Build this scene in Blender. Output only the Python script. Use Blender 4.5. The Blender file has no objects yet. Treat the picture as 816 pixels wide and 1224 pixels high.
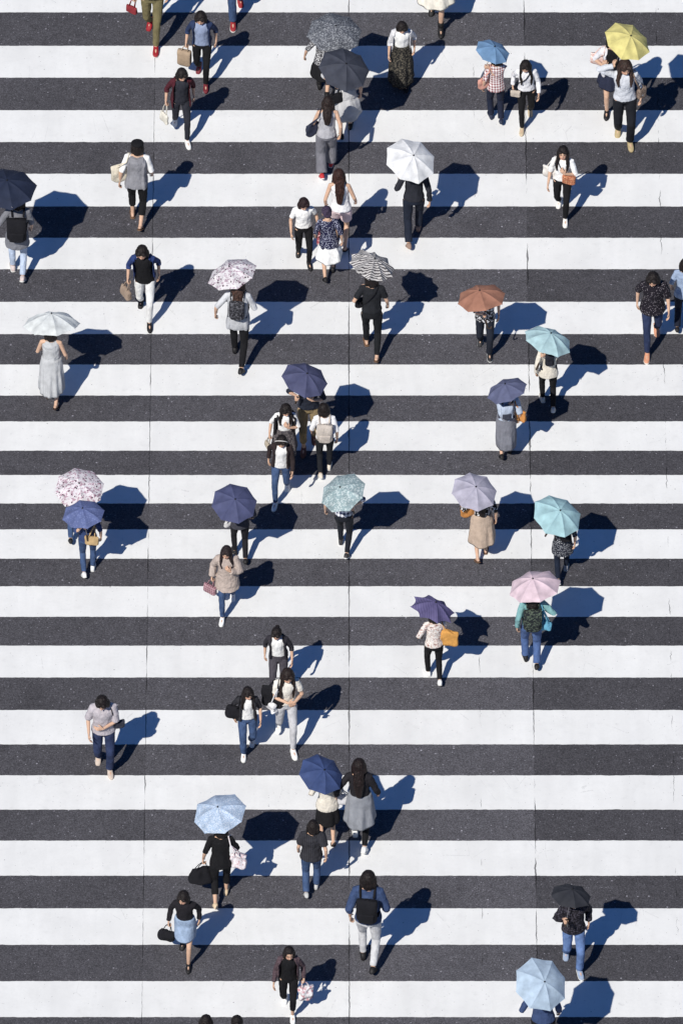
import bpy, math, random
import numpy as np
from mathutils import Vector, Matrix, Euler, noise
random.seed(7)
R = math.radians
V = Vector
SC = bpy.context.scene
COL = SC.collection

# ------------------------------------------------------------------ camera
ELEV = R(44.5)
DIST = 200.0
PXM = 85.0                      # photo pixels per metre at the middle of the picture
cam_d = bpy.data.cameras.new('camera'); cam = bpy.data.objects.new('camera', cam_d); COL.objects.link(cam)
CAM = V((0, -DIST*math.cos(ELEV), DIST*math.sin(ELEV)))
cam.location = CAM
cam.rotation_euler = (R(90)-ELEV, 0, 0)
cam_d.sensor_fit = 'VERTICAL'
cam_d.sensor_height = 24
cam_d.lens = 24*DIST/(1224/PXM)
cam_d.clip_start = 1; cam_d.clip_end = 3000
SC.camera = cam
FWD = V((0, math.cos(ELEV), -math.sin(ELEV))); UPV = V((0, math.sin(ELEV), math.cos(ELEV)))
def ray(px, py):
    return (FWD*DIST + V(((px-408)/PXM, 0, 0)) + UPV*((612-py)/PXM)).normalized()
def on_ground(px, py, z=0.0):
    d = ray(px, py); t = (z-CAM.z)/d.z
    return CAM + d*t
def on_depth(px, py, y):
    d = ray(px, py); t = (y-CAM.y)/d.y
    return CAM + d*t

# ------------------------------------------------------------------ light
SUNV = V((-0.46, -0.765, 1.0)).normalized()
sun_d = bpy.data.lights.new('sun', 'SUN'); sun_d.energy = 4.45; sun_d.angle = R(0.53); sun_d.color = (1.0, 0.957, 0.868)
sun = bpy.data.objects.new('sun', sun_d); COL.objects.link(sun)
sun.rotation_euler = SUNV.to_track_quat('Z', 'Y').to_euler(); sun.location = SUNV*30
world = bpy.data.worlds.new('World'); SC.world = world; world.use_nodes = True
wn = world.node_tree; bg = wn.nodes['Background']
sky = wn.nodes.new('ShaderNodeTexSky'); sky.sky_type = 'NISHITA'; sky.sun_disc = False
sky.sun_elevation = math.asin(SUNV.z); sky.sun_rotation = math.atan2(SUNV.x, SUNV.y)
sky.air_density = 1.0; sky.dust_density = 0.3; sky.ozone_density = 2.0
hs = wn.nodes.new('ShaderNodeHueSaturation'); hs.inputs['Saturation'].default_value = 1.42; hs.inputs['Hue'].default_value = 0.512
wn.links.new(sky.outputs[0], hs.inputs['Color']); wn.links.new(hs.outputs[0], bg.inputs[0])
bg.inputs[1].default_value = 0.061
SC.view_settings.view_transform = 'Standard'; SC.view_settings.look = 'None'
SC.view_settings.exposure = 0; SC.view_settings.gamma = 1

# ------------------------------------------------------------------ materials
def lin(c):
    return tuple((x/255/12.92 if x/255 <= 0.04045 else ((x/255+0.055)/1.055)**2.4) for x in c)
class NT:
    def __init__(s, name):
        s.m = bpy.data.materials.new(name); s.m.use_nodes = True; s.t = s.m.node_tree
        s.b = s.t.nodes['Principled BSDF']
    def n(s, kind, ins=None, **kw):
        nd = s.t.nodes.new('ShaderNode'+kind)
        for k, v in kw.items(): setattr(nd, k, v)
        for k, v in (ins or {}).items():
            if isinstance(v, bpy.types.NodeSocket): s.t.links.new(v, nd.inputs[k])
            else: nd.inputs[k].default_value = v
        return nd
    def math(s, op, a, b=0.0, c=None, clamp=False):
        ins = {0: a, 1: b}
        if c is not None: ins[2] = c
        return s.n('Math', ins, operation=op, use_clamp=clamp).outputs[0]
    def mix(s, f, a, b, mode='MIX'):
        nd = s.n('Mix', data_type='RGBA', blend_type=mode)
        for i, v in ((0, f), (6, a), (7, b)):
            if isinstance(v, bpy.types.NodeSocket): s.t.links.new(v, nd.inputs[i])
            else: nd.inputs[i].default_value = (*v, 1) if isinstance(v, tuple) and len(v) == 3 else v
        return nd.outputs[2]
    def out(s, col, rough=0.85, spec=0.25, bump=None, bstr=0.4, bdist=0.02):
        if isinstance(col, bpy.types.NodeSocket): s.t.links.new(col, s.b.inputs['Base Color'])
        else: s.b.inputs['Base Color'].default_value = (*col, 1)
        s.b.inputs['Roughness'].default_value = rough
        s.b.inputs['Specular IOR Level'].default_value = spec
        if bump is not None:
            bp = s.n('Bump', {'Strength': bstr, 'Distance': bdist, 'Height': bump})
            s.t.links.new(bp.outputs[0], s.b.inputs['Normal'])
        return s.m
def scale3(c, k): return tuple(x*k for x in c)
MATS = {}
def dye(c, des=.19):
    """cloth reflects less than its sunlit picture value, the more so the stronger its colour"""
    a = lin(c); L = .3*a[0]+.55*a[1]+.15*a[2]; sat = (max(a)-min(a))/max(max(a), 1e-4)
    k = 1-.16*sat if max(a) > .03 else 1
    return tuple((x+(L-x)*des)*k for x in a)
def fabric(c, pat=None, c2=(240, 240, 240), c3=None, sc=1.0, fold=1.0, rough=0.88, trans=0.0):
    """woven cloth: base colour with uneven tone, soft folds in the normal and, where asked, a printed or woven pattern"""
    key = (c, pat, c2, c3, sc, fold, rough, trans)
    if key in MATS: return MATS[key]
    t = NT('cloth'); a = dye(c); b = dye(c2); d = dye(c3) if c3 else b
    a = tuple(max(x, 0.008) for x in a)
    tc = t.n('TexCoord').outputs['Object']
    nz = t.n('TexNoise', {'Vector': tc, 'Scale': 9.0, 'Detail': 4.0}).outputs[0]
    tone = t.n('MapRange', {0: nz, 1: 0.3, 2: 0.7, 3: 0.82, 4: 1.15}).outputs[0]
    col = a
    if pat == 'dots':
        v = t.n('TexVoronoi', {'Vector': tc, 'Scale': 34*sc, 'Randomness': 0.7}).outputs['Distance']
        col = t.mix(t.math('LESS_THAN', v, 0.33), a, b)
    elif pat == 'floral':
        w = t.n('TexNoise', {'Vector': tc, 'Scale': 30*sc, 'Detail': 3.0, 'Roughness': 0.65}).outputs[0]
        v = t.n('TexVoronoi', {'Vector': tc, 'Scale': 22*sc}); vd = v.outputs['Distance']
        m1 = t.math('GREATER_THAN', w, 0.54)
        col = t.mix(m1, a, b)
        m2 = t.math('LESS_THAN', vd, 0.24)
        col = t.mix(m2, col, d)
    elif pat == 'plaid':
        s = t.n('SeparateXYZ', {0: tc})
        fx = t.math('LESS_THAN', t.math('FRACT', t.math('MULTIPLY', s.outputs[0], 17*sc)), 0.5)
        fz = t.math('LESS_THAN', t.math('FRACT', t.math('MULTIPLY', s.outputs[2], 17*sc)), 0.5)
        sm = t.math('MULTIPLY', t.math('ADD', fx, fz), 0.5)
        col = t.mix(sm, a, b)
    elif pat == 'check':
        s = t.n('SeparateXYZ', {0: tc})
        fx = t.math('LESS_THAN', t.math('FRACT', t.math('MULTIPLY', s.outputs[0], 34*sc)), 0.5)
        fz = t.math('LESS_THAN', t.math('FRACT', t.math('MULTIPLY', s.outputs[1], 34*sc)), 0.5)
        sm = t.math('MULTIPLY', t.math('ADD', fx, fz), 0.5)
        col = t.mix(sm, a, b)
    elif pat == 'zebra':
        w = t.n('TexWave', {'Vector': tc, 'Scale': 5.5*sc, 'Distortion': 5.0, 'Detail': 2.0, 'Detail Scale': 1.6}, bands_direction='Y').outputs[1]
        col = t.mix(t.math('GREATER_THAN', w, 0.55), a, b)
    elif pat == 'petals':
        w = t.n('TexNoise', {'Vector': tc, 'Scale': 42*sc, 'Detail': 1.0, 'Distortion': 0.6}).outputs[0]
        col = t.mix(t.n('MapRange', {0: w, 1: 0.5, 2: 0.6}).outputs[0], a, b)
    elif pat == 'lines':
        w = t.n('TexWave', {'Vector': tc, 'Scale': 10.0*sc, 'Distortion': 0.6}, bands_direction='X').outputs[1]
        col = t.mix(w, a, b)
    elif pat == 'denim':
        w = t.n('TexNoise', {'Vector': tc, 'Scale': 6.0, 'Detail': 5.0, 'Roughness': 0.7}).outputs[0]
        col = t.mix(t.n('MapRange', {0: w, 1: 0.38, 2: 0.68}).outputs[0], a, tuple(min(1, x*1.5+0.008) for x in a))
    elif pat == 'knit':
        w = t.n('TexNoise', {'Vector': tc, 'Scale': 70.0, 'Detail': 2.0}).outputs[0]
        col = t.mix(t.n('MapRange', {0: w, 1: 0.4, 2: 0.6}).outputs[0], a, b)
    cv = t.n('CombineXYZ', {0: tone, 1: tone, 2: tone}).outputs[0]
    col = t.mix(1.0, col, cv, 'MULTIPLY')
    mp = t.n('Mapping', {'Vector': tc, 'Scale': (13, 13, 5.5)}).outputs[0]
    bn = t.n('TexNoise', {'Vector': mp, 'Scale': 1.0, 'Detail': 3.0, 'Distortion': 0.8}).outputs[0]
    t.out(col, rough, 0.2, bn, 0.55*fold, 0.035)
    t.b.inputs['Sheen Weight'].default_value = 0.0
    if trans > 0:
        tr = t.n('BsdfTranslucent'); mx = t.n('MixShader', {0: trans})
        if isinstance(col, bpy.types.NodeSocket): t.t.links.new(col, tr.inputs[0])
        t.t.links.new(t.b.outputs[0], mx.inputs[1]); t.t.links.new(tr.outputs[0], mx.inputs[2])
        t.t.links.new(mx.outputs[0], t.t.nodes['Material Output'].inputs[0])
    MATS[key] = t.m
    return t.m
def plain(name, c, rough=0.5, spec=0.5, metal=0.0):
    key = (name, c)
    if key in MATS: return MATS[key]
    t = NT(name); a = lin(c)
    tc = t.n('TexCoord').outputs['Object']
    nz = t.n('TexNoise', {'Vector': tc, 'Scale': 25.0, 'Detail': 3.0}).outputs[0]
    tone = t.n('MapRange', {0: nz, 1: 0.3, 2: 0.7, 3: 0.85, 4: 1.1}).outputs[0]
    cv = t.n('CombineXYZ', {0: tone, 1: tone, 2: tone}).outputs[0]
    t.out(t.mix(1.0, a, cv, 'MULTIPLY'), rough, spec)
    t.b.inputs['Metallic'].default_value = metal
    MATS[key] = t.m
    return t.m
def hair_mat(c):
    key = ('hair', c)
    if key in MATS: return MATS[key]
    t = NT('hair'); a = tuple(max(x, 0.006) for x in lin(c))
    tc = t.n('TexCoord').outputs['Object']
    mp = t.n('Mapping', {'Vector': tc, 'Scale': (60, 60, 9)}).outputs[0]
    nz = t.n('TexNoise', {'Vector': mp, 'Scale': 1.0, 'Detail': 3.0, 'Distortion': 0.5}).outputs[0]
    col = t.mix(t.n('MapRange', {0: nz, 1: 0.35, 2: 0.7}).outputs[0], scale3(a, 0.4), scale3(a, 1.9))
    t.out(col, 0.55, 0.28, nz, 0.9, 0.012)
    MATS[key] = t.m
    return t.m
def skin_mat():
    if 'skin' in MATS: return MATS['skin']
    t = NT('skin')
    at = t.n('Attribute', attribute_name='Col').outputs['Color']
    tc = t.n('TexCoord').outputs['Object']
    nz = t.n('TexNoise', {'Vector': tc, 'Scale': 18.0, 'Detail': 3.0}).outputs[0]
    tone = t.n('MapRange', {0: nz, 1: 0.3, 2: 0.7, 3: 0.9, 4: 1.08}).outputs[0]
    cv = t.n('CombineXYZ', {0: tone, 1: tone, 2: tone}).outputs[0]
    t.out(t.mix(1.0, at, cv, 'MULTIPLY'), 0.55, 0.35)
    t.b.inputs['Subsurface Weight'].default_value = 0.0
    MATS['skin'] = t.m
    return t.m

# ------------------------------------------------------------------ mesh helpers
class MB:
    """collects vertices and faces of one mesh"""
    def __init__(s): s.v = []; s.f = []
    def rings(s, rings, cap=True):
        n = len(rings[0]); b0 = len(s.v)
        for r in rings: s.v.extend(r)
        for i in range(len(rings)-1):
            o = b0+i*n
            for j in range(n):
                k = (j+1) % n
                s.f.append((o+j, o+k, o+n+k, o+n+j))
        if cap:
            s.f.append(tuple(b0+j for j in reversed(range(n))))
            o = b0+(len(rings)-1)*n
            s.f.append(tuple(o+j for j in range(n)))
    def tube(s, pts, rad, seg=10, flat=1.0, hint=None, round_ends=True):
        """tapered tube along pts; flat < 1 squashes it across the hint direction"""
        pts = [V(p) for p in pts]
        rad = list(rad) if hasattr(rad, '__len__') else [rad]*len(pts)
        P, Rr = [], []
        if round_ends:
            d0 = (pts[0]-pts[1]).normalized(); r0 = rad[0]
            P += [pts[0]+d0*r0*0.95, pts[0]+d0*r0*0.6]; Rr += [r0*0.25, r0*0.8]
        P += pts; Rr += rad
        if round_ends:
            d1 = (pts[-1]-pts[-2]).normalized(); r1 = rad[-1]
            P += [pts[-1]+d1*r1*0.6, pts[-1]+d1*r1*0.95]; Rr += [r1*0.8, r1*0.25]
        rings = []; prev = None
        for i, p in enumerate(P):
            a = P[max(i-1, 0)]; b = P[min(i+1, len(P)-1)]
            t = (b-a).normalized()
            if prev is None:
                h = V(hint) if hint is not None else (V((0, 1, 0)) if abs(t.y) < 0.9 else V((1, 0, 0)))
            else: h = prev
            n = (h - t*h.dot(t)).normalized(); prev = n; m = t.cross(n)
            r = Rr[i]
            rings.append([p + n*(r*flat*math.cos(2*math.pi*j/seg)) + m*(r*math.sin(2*math.pi*j/seg)) for j in range(seg)])
        s.rings(rings)
    def loft(s, secs, seg=20):
        """horizontal elliptical sections: (centre, rx, ry)"""
        s.rings([[V(c)+V((rx*math.cos(2*math.pi*j/seg), ry*math.sin(2*math.pi*j/seg), 0)) for j in range(seg)] for c, rx, ry in secs])
    def ball(s, c, r, rot=None, seg=14, nr=9):
        c = V(c); rings = []
        for i in range(nr+1):
            a = math.pi*(0.03+0.94*i/nr)
            ring = []
            for j in range(seg):
                b = 2*math.pi*j/seg
                p = V((r[0]*math.sin(a)*math.cos(b), r[1]*math.sin(a)*math.sin(b), -r[2]*math.cos(a)))
                if rot is not None: p = rot @ p
                ring.append(c+p)
            rings.append(ring)
        s.rings(rings)
    def add(s, o):
        b = len(s.v); s.v.extend(o.v); s.f.extend(tuple(i+b for i in f) for f in o.f)
    def mesh(s, name):
        me = bpy.data.meshes.new(name)
        me.from_pydata([tuple(p) for p in s.v], [], s.f)
        me.validate(); me.update()
        return me
def smooth(me, on=True):
    me.polygons.foreach_set('use_smooth', [on]*len(me.polygons))
def tag(o, label=None, cat=None, group=None, kind=None):
    if label: o['label'] = label
    if cat: o['category'] = cat
    if group: o['group'] = group
    if kind: o['kind'] = kind
    return o
def obj(name, mb, mat, parent=None, sm=True):
    me = mb.mesh(name) if isinstance(mb, MB) else mb
    if sm: smooth(me)
    if mat is not None:
        me.materials.clear(); me.materials.append(mat)
    o = bpy.data.objects.new(name, me); COL.objects.link(o)
    if parent is not None: o.parent = parent
    return o
folds_tex = bpy.data.textures.new('folds', 'CLOUDS'); folds_tex.noise_scale = 0.075; folds_tex.noise_depth = 2
lock_tex = bpy.data.textures.new('locks', 'CLOUDS'); lock_tex.noise_scale = 0.028; lock_tex.noise_depth = 1
PENDING = []
def blend(mb, name, mat, voxel, disp=0.0, tex=None, parent=None, extra=None, post=None, it=3):
    """union of the pieces in mb as one continuous surface (voxel remesh, evaluated later for all objects together)"""
    o = obj(name, mb, mat, parent)
    rm = o.modifiers.new('union', 'REMESH'); rm.mode = 'VOXEL'; rm.voxel_size = voxel; rm.use_smooth_shade = True
    sm = o.modifiers.new('soft', 'SMOOTH'); sm.factor = 0.5; sm.iterations = it
    if disp:
        d = o.modifiers.new('folds', 'DISPLACE'); d.texture = tex or folds_tex; d.strength = disp; d.mid_level = 0.5; d.texture_coords = 'LOCAL'
    PENDING.append((o, mat, extra, post))
    return o
def finish_blends():
    bpy.context.view_layer.update()
    dg = bpy.context.evaluated_depsgraph_get()
    res = []
    for o, mat, extra, post in PENDING:
        me = bpy.data.meshes.new_from_object(o.evaluated_get(dg), depsgraph=dg)
        res.append(me)
    for (o, mat, extra, post), me in zip(PENDING, res):
        if extra is not None and extra.v:
            n0 = len(me.vertices); co = np.empty(n0*3, 'f'); me.vertices.foreach_get('co', co)
            nl = len(me.loops); li = np.empty(nl, 'i'); me.loops.foreach_get('vertex_index', li)
            ls = np.empty(len(me.polygons), 'i'); me.polygons.foreach_get('loop_start', ls)
            ev = np.array([tuple(p) for p in extra.v], 'f').ravel()
            el = []; es = []
            for f in extra.f:
                es.append(nl+len(el)); el.extend(i+n0 for i in f)
            m2 = bpy.data.meshes.new('body')
            m2.vertices.add(n0+len(extra.v)); m2.vertices.foreach_set('co', np.concatenate([co, ev]))
            m2.loops.add(nl+len(el)); m2.loops.foreach_set('vertex_index', np.concatenate([li, np.array(el, 'i')]))
            m2.polygons.add(len(ls)+len(es)); m2.polygons.foreach_set('loop_start', np.concatenate([ls, np.array(es, 'i')]))
            m2.update(calc_edges=True); m2.validate()
            bpy.data.meshes.remove(me); me = m2
        smooth(me)
        me.materials.clear(); me.materials.append(mat)
        old = o.data
        o.modifiers.clear(); o.data = me; me.name = old.name.split('.')[0]
        bpy.data.meshes.remove(old)
        if post: post(o, me)
    PENDING.clear()
# ------------------------------------------------------------------ road
XL = on_ground(178, 612).x; XM = on_ground(417, 612).x; XR = on_ground(634, 612).x; XE = on_ground(797, 612).x
XQ = on_ground(571, 612).x
def seam(t, pos, x0, w, wob, seed, lo=0.35):
    """thin broken crack running along the road at x0"""
    s = t.n('SeparateXYZ', {0: pos})
    mp = t.n('Mapping', {'Vector': pos, 'Location': (seed, seed*1.7, 0), 'Scale': (0.0, 1, 1)}).outputs[0]
    n1 = t.n('TexNoise', {'Vector': mp, 'Scale': 5.0, 'Detail': 5.0, 'Roughness': 0.7}).outputs[0]
    n2 = t.n('TexNoise', {'Vector': mp, 'Scale': 2.3, 'Detail': 3.0}).outputs[0]
    off = t.math('MULTIPLY', t.math('SUBTRACT', n1, 0.5), wob)
    dx = t.math('ABSOLUTE', t.math('SUBTRACT', t.math('SUBTRACT', s.outputs[0], x0), off))
    ww = t.math('MULTIPLY', t.math('SUBTRACT', n2, lo, clamp=True), w*4)
    return t.math('LESS_THAN', dx, ww)
def cracks(t, pos):
    m = seam(t, pos, XL, 0.007, 0.035, 1.0, 0.36)
    m = t.math('MAXIMUM', m, seam(t, pos, XM, 0.008, 0.04, 5.0, 0.30))
    m = t.math('MAXIMUM', m, seam(t, pos, XR, 0.012, 0.05, 9.0, 0.40))
    m = t.math('MAXIMUM', m, seam(t, pos, XE, 0.012, 0.10, 13.0, 0.50))
    return t.math('MAXIMUM', m, seam(t, pos, XQ, 0.010, 0.08, 17.0, 0.55))
t = NT('asphalt'); pos = t.n('NewGeometry').outputs['Position']
sx = t.n('SeparateXYZ', {0: pos})
big = t.n('TexNoise', {'Vector': pos, 'Scale': 0.9, 'Detail': 6.0, 'Roughness': 0.6}).outputs[0]
fine = t.n('TexNoise', {'Vector': pos, 'Scale': 45.0, 'Detail': 3.0, 'Roughness': 0.8}).outputs[0]
vor = t.n('TexVoronoi', {'Vector': pos, 'Scale': 34.0}); vr = t.n('SeparateColor', {0: vor.outputs['Color']})
vor2 = t.n('TexVoronoi', {'Vector': pos, 'Scale': 85.0}); vr2 = t.n('SeparateColor', {0: vor2.outputs['Color']})
base = t.n('MapRange', {0: big, 1: 0.3, 2: 0.7, 3: 0.077, 4: 0.093}).outputs[0]
base = t.math('MULTIPLY', base, t.n('MapRange', {0: fine, 1: 0.3, 2: 0.7, 3: 0.62, 4: 1.38}).outputs[0])
grain = t.n('MapRange', {0: vr2.outputs[0], 1: 0.0, 2: 1.0, 3: 0.64, 4: 1.4}).outputs[0]
base = t.math('MULTIPLY', base, grain)
med = t.n('TexNoise', {'Vector': pos, 'Scale': 7.0, 'Detail': 5.0, 'Roughness': 0.7}).outputs[0]
base = t.math('MULTIPLY', base, t.n('MapRange', {0: med, 1: 0.3, 2: 0.7, 3: 0.86, 4: 1.16}).outputs[0])
oil = t.n('TexNoise', {'Vector': pos, 'Scale': 0.55, 'Detail': 3.0, 'Distortion': 1.0}).outputs[0]
base = t.math('MULTIPLY', base, t.n('MapRange', {0: oil, 1: 0.58, 2: 0.72, 3: 1.0, 4: 0.84}).outputs[0])
vor3 = t.n('TexVoronoi', {'Vector': pos, 'Scale': 20.0}); vr3 = t.n('SeparateColor', {0: vor3.outputs['Color']})
big_ = t.math('MULTIPLY', t.math('GREATER_THAN', vr3.outputs[0], 0.965), t.math('LESS_THAN', vor3.outputs['Distance'], 0.25))
base = t.math('ADD', base, t.math('MULTIPLY', big_, t.math('MULTIPLY', vr3.outputs[1], 0.28)))
# resurfaced lanes: each has its own tone
base = t.math('MULTIPLY', base, t.n('MapRange', {0: t.math('GREATER_THAN', sx.outputs[0], XR), 3: 1.0, 4: 0.80}).outputs[0])
base = t.math('MULTIPLY', base, t.n('MapRange', {0: t.math('GREATER_THAN', sx.outputs[0], XL), 3: 0.9, 4: 1.0}).outputs[0])
mid = t.math('MULTIPLY', t.math('GREATER_THAN', sx.outputs[0], XM), t.math('LESS_THAN', sx.outputs[0], XR))
mid = t.math('MULTIPLY', mid, t.n('MapRange', {0: sx.outputs[1], 1: -1.5, 2: -3.5, 3: 0.35, 4: 1.3}).outputs[0])
base = t.math('MULTIPLY', base, t.n('MapRange', {0: mid, 3: 1.0, 4: 1.14}).outputs[0])
spk = t.math('MULTIPLY', t.math('GREATER_THAN', vr.outputs[0], 0.9), t.math('LESS_THAN', vor.outputs['Distance'], 0.27))
spkv = t.math('MULTIPLY', spk, t.math('MULTIPLY', vr.outputs[1], 0.22))
base = t.math('ADD', base, spkv)
ck = cracks(t, pos)
base = t.math('MULTIPLY', base, t.n('MapRange', {0: ck, 3: 1.0, 4: 0.35}).outputs[0])
col = t.n('CombineColor', {0: t.math('MULTIPLY', base, 1.0), 1: t.math('MULTIPLY', base, 0.975), 2: t.math('MULTIPLY', base, 1.10)}).outputs[0]
asphalt = t.out(col, 0.95, 0.12, t.math('ADD', fine, vr2.outputs[0]), 0.5, 0.004)

t = NT('road_paint'); pos = t.n('NewGeometry').outputs['Position']
big = t.n('TexNoise', {'Vector': pos, 'Scale': 1.4, 'Detail': 6.0, 'Roughness': 0.6}).outputs[0]
fine = t.n('TexNoise', {'Vector': pos, 'Scale': 28.0, 'Detail': 4.0, 'Roughness': 0.75}).outputs[0]
tone = t.n('MapRange', {0: big, 1: 0.3, 2: 0.7, 3: 0.76, 4: 0.84}).outputs[0]
tone = t.math('MULTIPLY', tone, t.n('MapRange', {0: fine, 1: 0.3, 2: 0.7, 3: 0.965, 4: 1.03}).outputs[0])
rows = t.n('Mapping', {'Vector': pos, 'Scale': (9.0, 1.1, 1)}).outputs[0]      # faint lines where the paint machine ran
rl = t.n('TexNoise', {'Vector': rows, 'Scale': 1.0, 'Detail': 2.0}).outputs[0]
tone = t.math('MULTIPLY', tone, t.n('MapRange', {0: rl, 1: 0.3, 2: 0.7, 3: 0.975, 4: 1.01}).outputs[0])
col = t.n('CombineColor', {0: tone, 1: t.math('MULTIPLY', tone, 1.003), 2: t.math('MULTIPLY', tone, 0.997)}).outputs[0]
# worn chips and hairline cracks
wv = t.n('TexNoise', {'Vector': pos, 'Scale': 1.6, 'Detail': 2.0}).outputs[0]
vo = t.n('TexVoronoi', {'Vector': pos, 'Scale': 13.0, 'Randomness': 1.0}); vs = t.n('SeparateColor', {0: vo.outputs['Color']})
jag = t.n('TexNoise', {'Vector': pos, 'Scale': 60.0, 'Detail': 2.0}).outputs[0]
chip = t.math('MULTIPLY', t.math('GREATER_THAN', vs.outputs[0], 0.955), t.math('LESS_THAN', t.math('ADD', vo.outputs['Distance'], t.math('MULTIPLY', jag, 0.25)), 0.22))
ed = t.n('TexVoronoi', {'Vector': t.n('Mapping', {'Vector': pos, 'Scale': (2.2, 0.9, 1)}).outputs[0], 'Scale': 1.0}, feature='DISTANCE_TO_EDGE').outputs['Distance']
jit = t.math('ADD', ed, t.math('MULTIPLY', t.math('SUBTRACT', fine, 0.5), 0.03))
hair_ = t.math('MULTIPLY', t.math('LESS_THAN', t.math('ABSOLUTE', jit), 0.0035), t.math('GREATER_THAN', wv, 0.6))
dark = t.math('MAXIMUM', t.math('MULTIPLY', chip, 0.7), t.math('MULTIPLY', hair_, 0.15))
dark = t.math('MAXIMUM', dark, t.math('MULTIPLY', cracks(t, pos), 0.85))
col = t.mix(dark, col, (0.09, 0.09, 0.095))
dirt = t.n('TexNoise', {'Vector': pos, 'Scale': 7.0, 'Detail': 6.0, 'Roughness': 0.75}).outputs[0]
col = t.mix(t.n('MapRange', {0: dirt, 1: 0.54, 2: 0.78, 3: 0.0, 4: 0.30}).outputs[0], col, (0.45, 0.45, 0.45))
trk = t.n('TexNoise', {'Vector': t.n('Mapping', {'Vector': pos, 'Scale': (1.5, 0.12, 1)}).outputs[0], 'Scale': 1.0, 'Detail': 2.0}).outputs[0]   # tyres ran along the road here
trg = t.math('MULTIPLY', t.n('MapRange', {0: trk, 1: 0.5, 2: 0.68, 3: 0.0, 4: 0.20}).outputs[0], t.n('MapRange', {0: fine, 1: 0.35, 2: 0.65, 3: 0.3, 4: 1.0}).outputs[0])
col = t.mix(trg, col, (0.52, 0.52, 0.52))
pit = t.n('TexVoronoi', {'Vector': pos, 'Scale': 30.0}); ps = t.n('SeparateColor', {0: pit.outputs['Color']})
pm = t.math('MULTIPLY', t.math('GREATER_THAN', ps.outputs[0], 0.93), t.math('LESS_THAN', pit.outputs['Distance'], 0.18))
col = t.mix(t.math('MULTIPLY', pm, 0.5), col, (0.2, 0.2, 0.2))
paint = t.out(col, 0.8, 0.15, fine, 0.25, 0.003)

g = MB(); S = 900
g.v = [V((-S, -S, 0)), V((S, -S, 0)), V((S, S, 0)), V((-S, S, 0))]; g.f = [(0, 1, 2, 3)]
road = obj('road', g, asphalt, sm=False)
tag(road, 'dark grey speckled asphalt road under the zebra crossing', kind='structure')

edges = [(-98, -58), (-22, 15), (55, 93), (132, 170), (208, 247), (284.5, 322), (361, 399.5), (436, 473), (504, 539), (568, 602), (633, 668),
         (701, 737.5), (772, 810), (849, 890), (927, 968), (1005, 1047), (1086, 1129.5), (1173, 1216), (1259, 1302), (1345, 1388)]
for a, b in edges:
    y1 = on_ground(408, a).y; y0 = on_ground(408, b).y
    m = MB(); n = 900; X0, X1 = -10.5, 10.5
    for i in range(n+1):
        x = X0+(X1-X0)*i/n
        for q, yy in enumerate((y0, y1)):
            j = noise.noise(V((x*6, yy*3, 2.0)))*0.006+noise.noise(V((x*22, yy*3, 5.0)))*0.004+noise.noise(V((x*60, yy*3, 9.0)))*0.0025
            m.v.append(V((x, yy+j, 0.004)))
    for i in range(n): m.f.append((2*i, 2*i+2, 2*i+3, 2*i+1))
    o = obj('crosswalk_stripe', m, paint, sm=False)
    tag(o, 'white painted bar of the zebra crossing', kind='structure', group='white bars of the zebra crossing')
# ------------------------------------------------------------------ people
TOR = [(0.74, .150, .100, .010), (0.80, .160, .108, .012), (0.88, .158, .108, .010), (0.96, .135, .092, .0), (1.03, .119, .083, -.004), (1.12, .130, .092, -.006),
       (1.21, .147, .104, -.010), (1.27, .152, .098, -.002), (1.315, .140, .080, .006), (1.35, .090, .060, .012), (1.375, .055, .052, .012)]
TOR = [(z, rx*.905, ry*.93, cy) for z, rx, ry, cy in TOR]
def tor(z):
    if z <= TOR[0][0]: return TOR[0][1:]
    for a, b in zip(TOR, TOR[1:]):
        if z <= b[0]:
            f = (z-a[0])/(b[0]-a[0])
            return tuple(a[i]+(b[i]-a[i])*f for i in (1, 2, 3))
    return TOR[-1][1:]
def ik(S, W, l1, l2, pole):
    d = W-S; L = d.length; mx = (l1+l2)*0.995
    if L > mx: W = S+d*(mx/L); d = W-S; L = mx
    u = d/L; a = (l1*l1-l2*l2+L*L)/(2*L); h = math.sqrt(max(l1*l1-a*a, 0))
    p = V(pole); p = p-u*p.dot(u)
    p = p.normalized() if p.length > 1e-5 else V((0, 1, 0))
    return S+u*a+p*h, W
def hand(mb, W, d, n, hint, curl):
    d = d.normalized(); n = (n-d*n.dot(d)).normalized(); l = d.cross(n)
    if l.dot(hint) < 0: tsd = -1
    else: tsd = 1
    T = l*tsd                                        # towards the thumb
    secs = [(-.012, .021, .017), (.01, .024, .016), (.035, .036, .015), (.062, .039, .014), (.084, .037, .012)]
    mb.rings([[W+d*t+l*(w*math.cos(2*math.pi*j/12))+n*(h*math.sin(2*math.pi*j/12)) for j in range(12)] for t, w, h in secs])
    for i, (o, ln, c) in enumerate(((.027, .066, .9), (.009, .074, 1.0), (-.010, .069, 1.05), (-.027, .054, 1.15))):
        p = W+d*.078+T*o; dr = d.copy(); pts = [p]; ang = 0
        for sgl in (.46, .30, .24):
            ang += R(curl*c)
            dr = (d*math.cos(ang)+n*math.sin(ang)); pts.append(pts[-1]+dr*ln*sgl)
        mb.tube(pts, [.0088, .0082, .0074, .0064], seg=7)
    p = W+d*.022+T*.026
    t1 = (T*.72+d*.66+n*.25).normalized(); t2 = (T*.25+d*.85+n*(.3+curl/90)).normalized()
    mb.tube([p, p+t1*.036, p+t1*.036+t2*.026], [.0125, .0105, .0085], seg=7)
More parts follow.
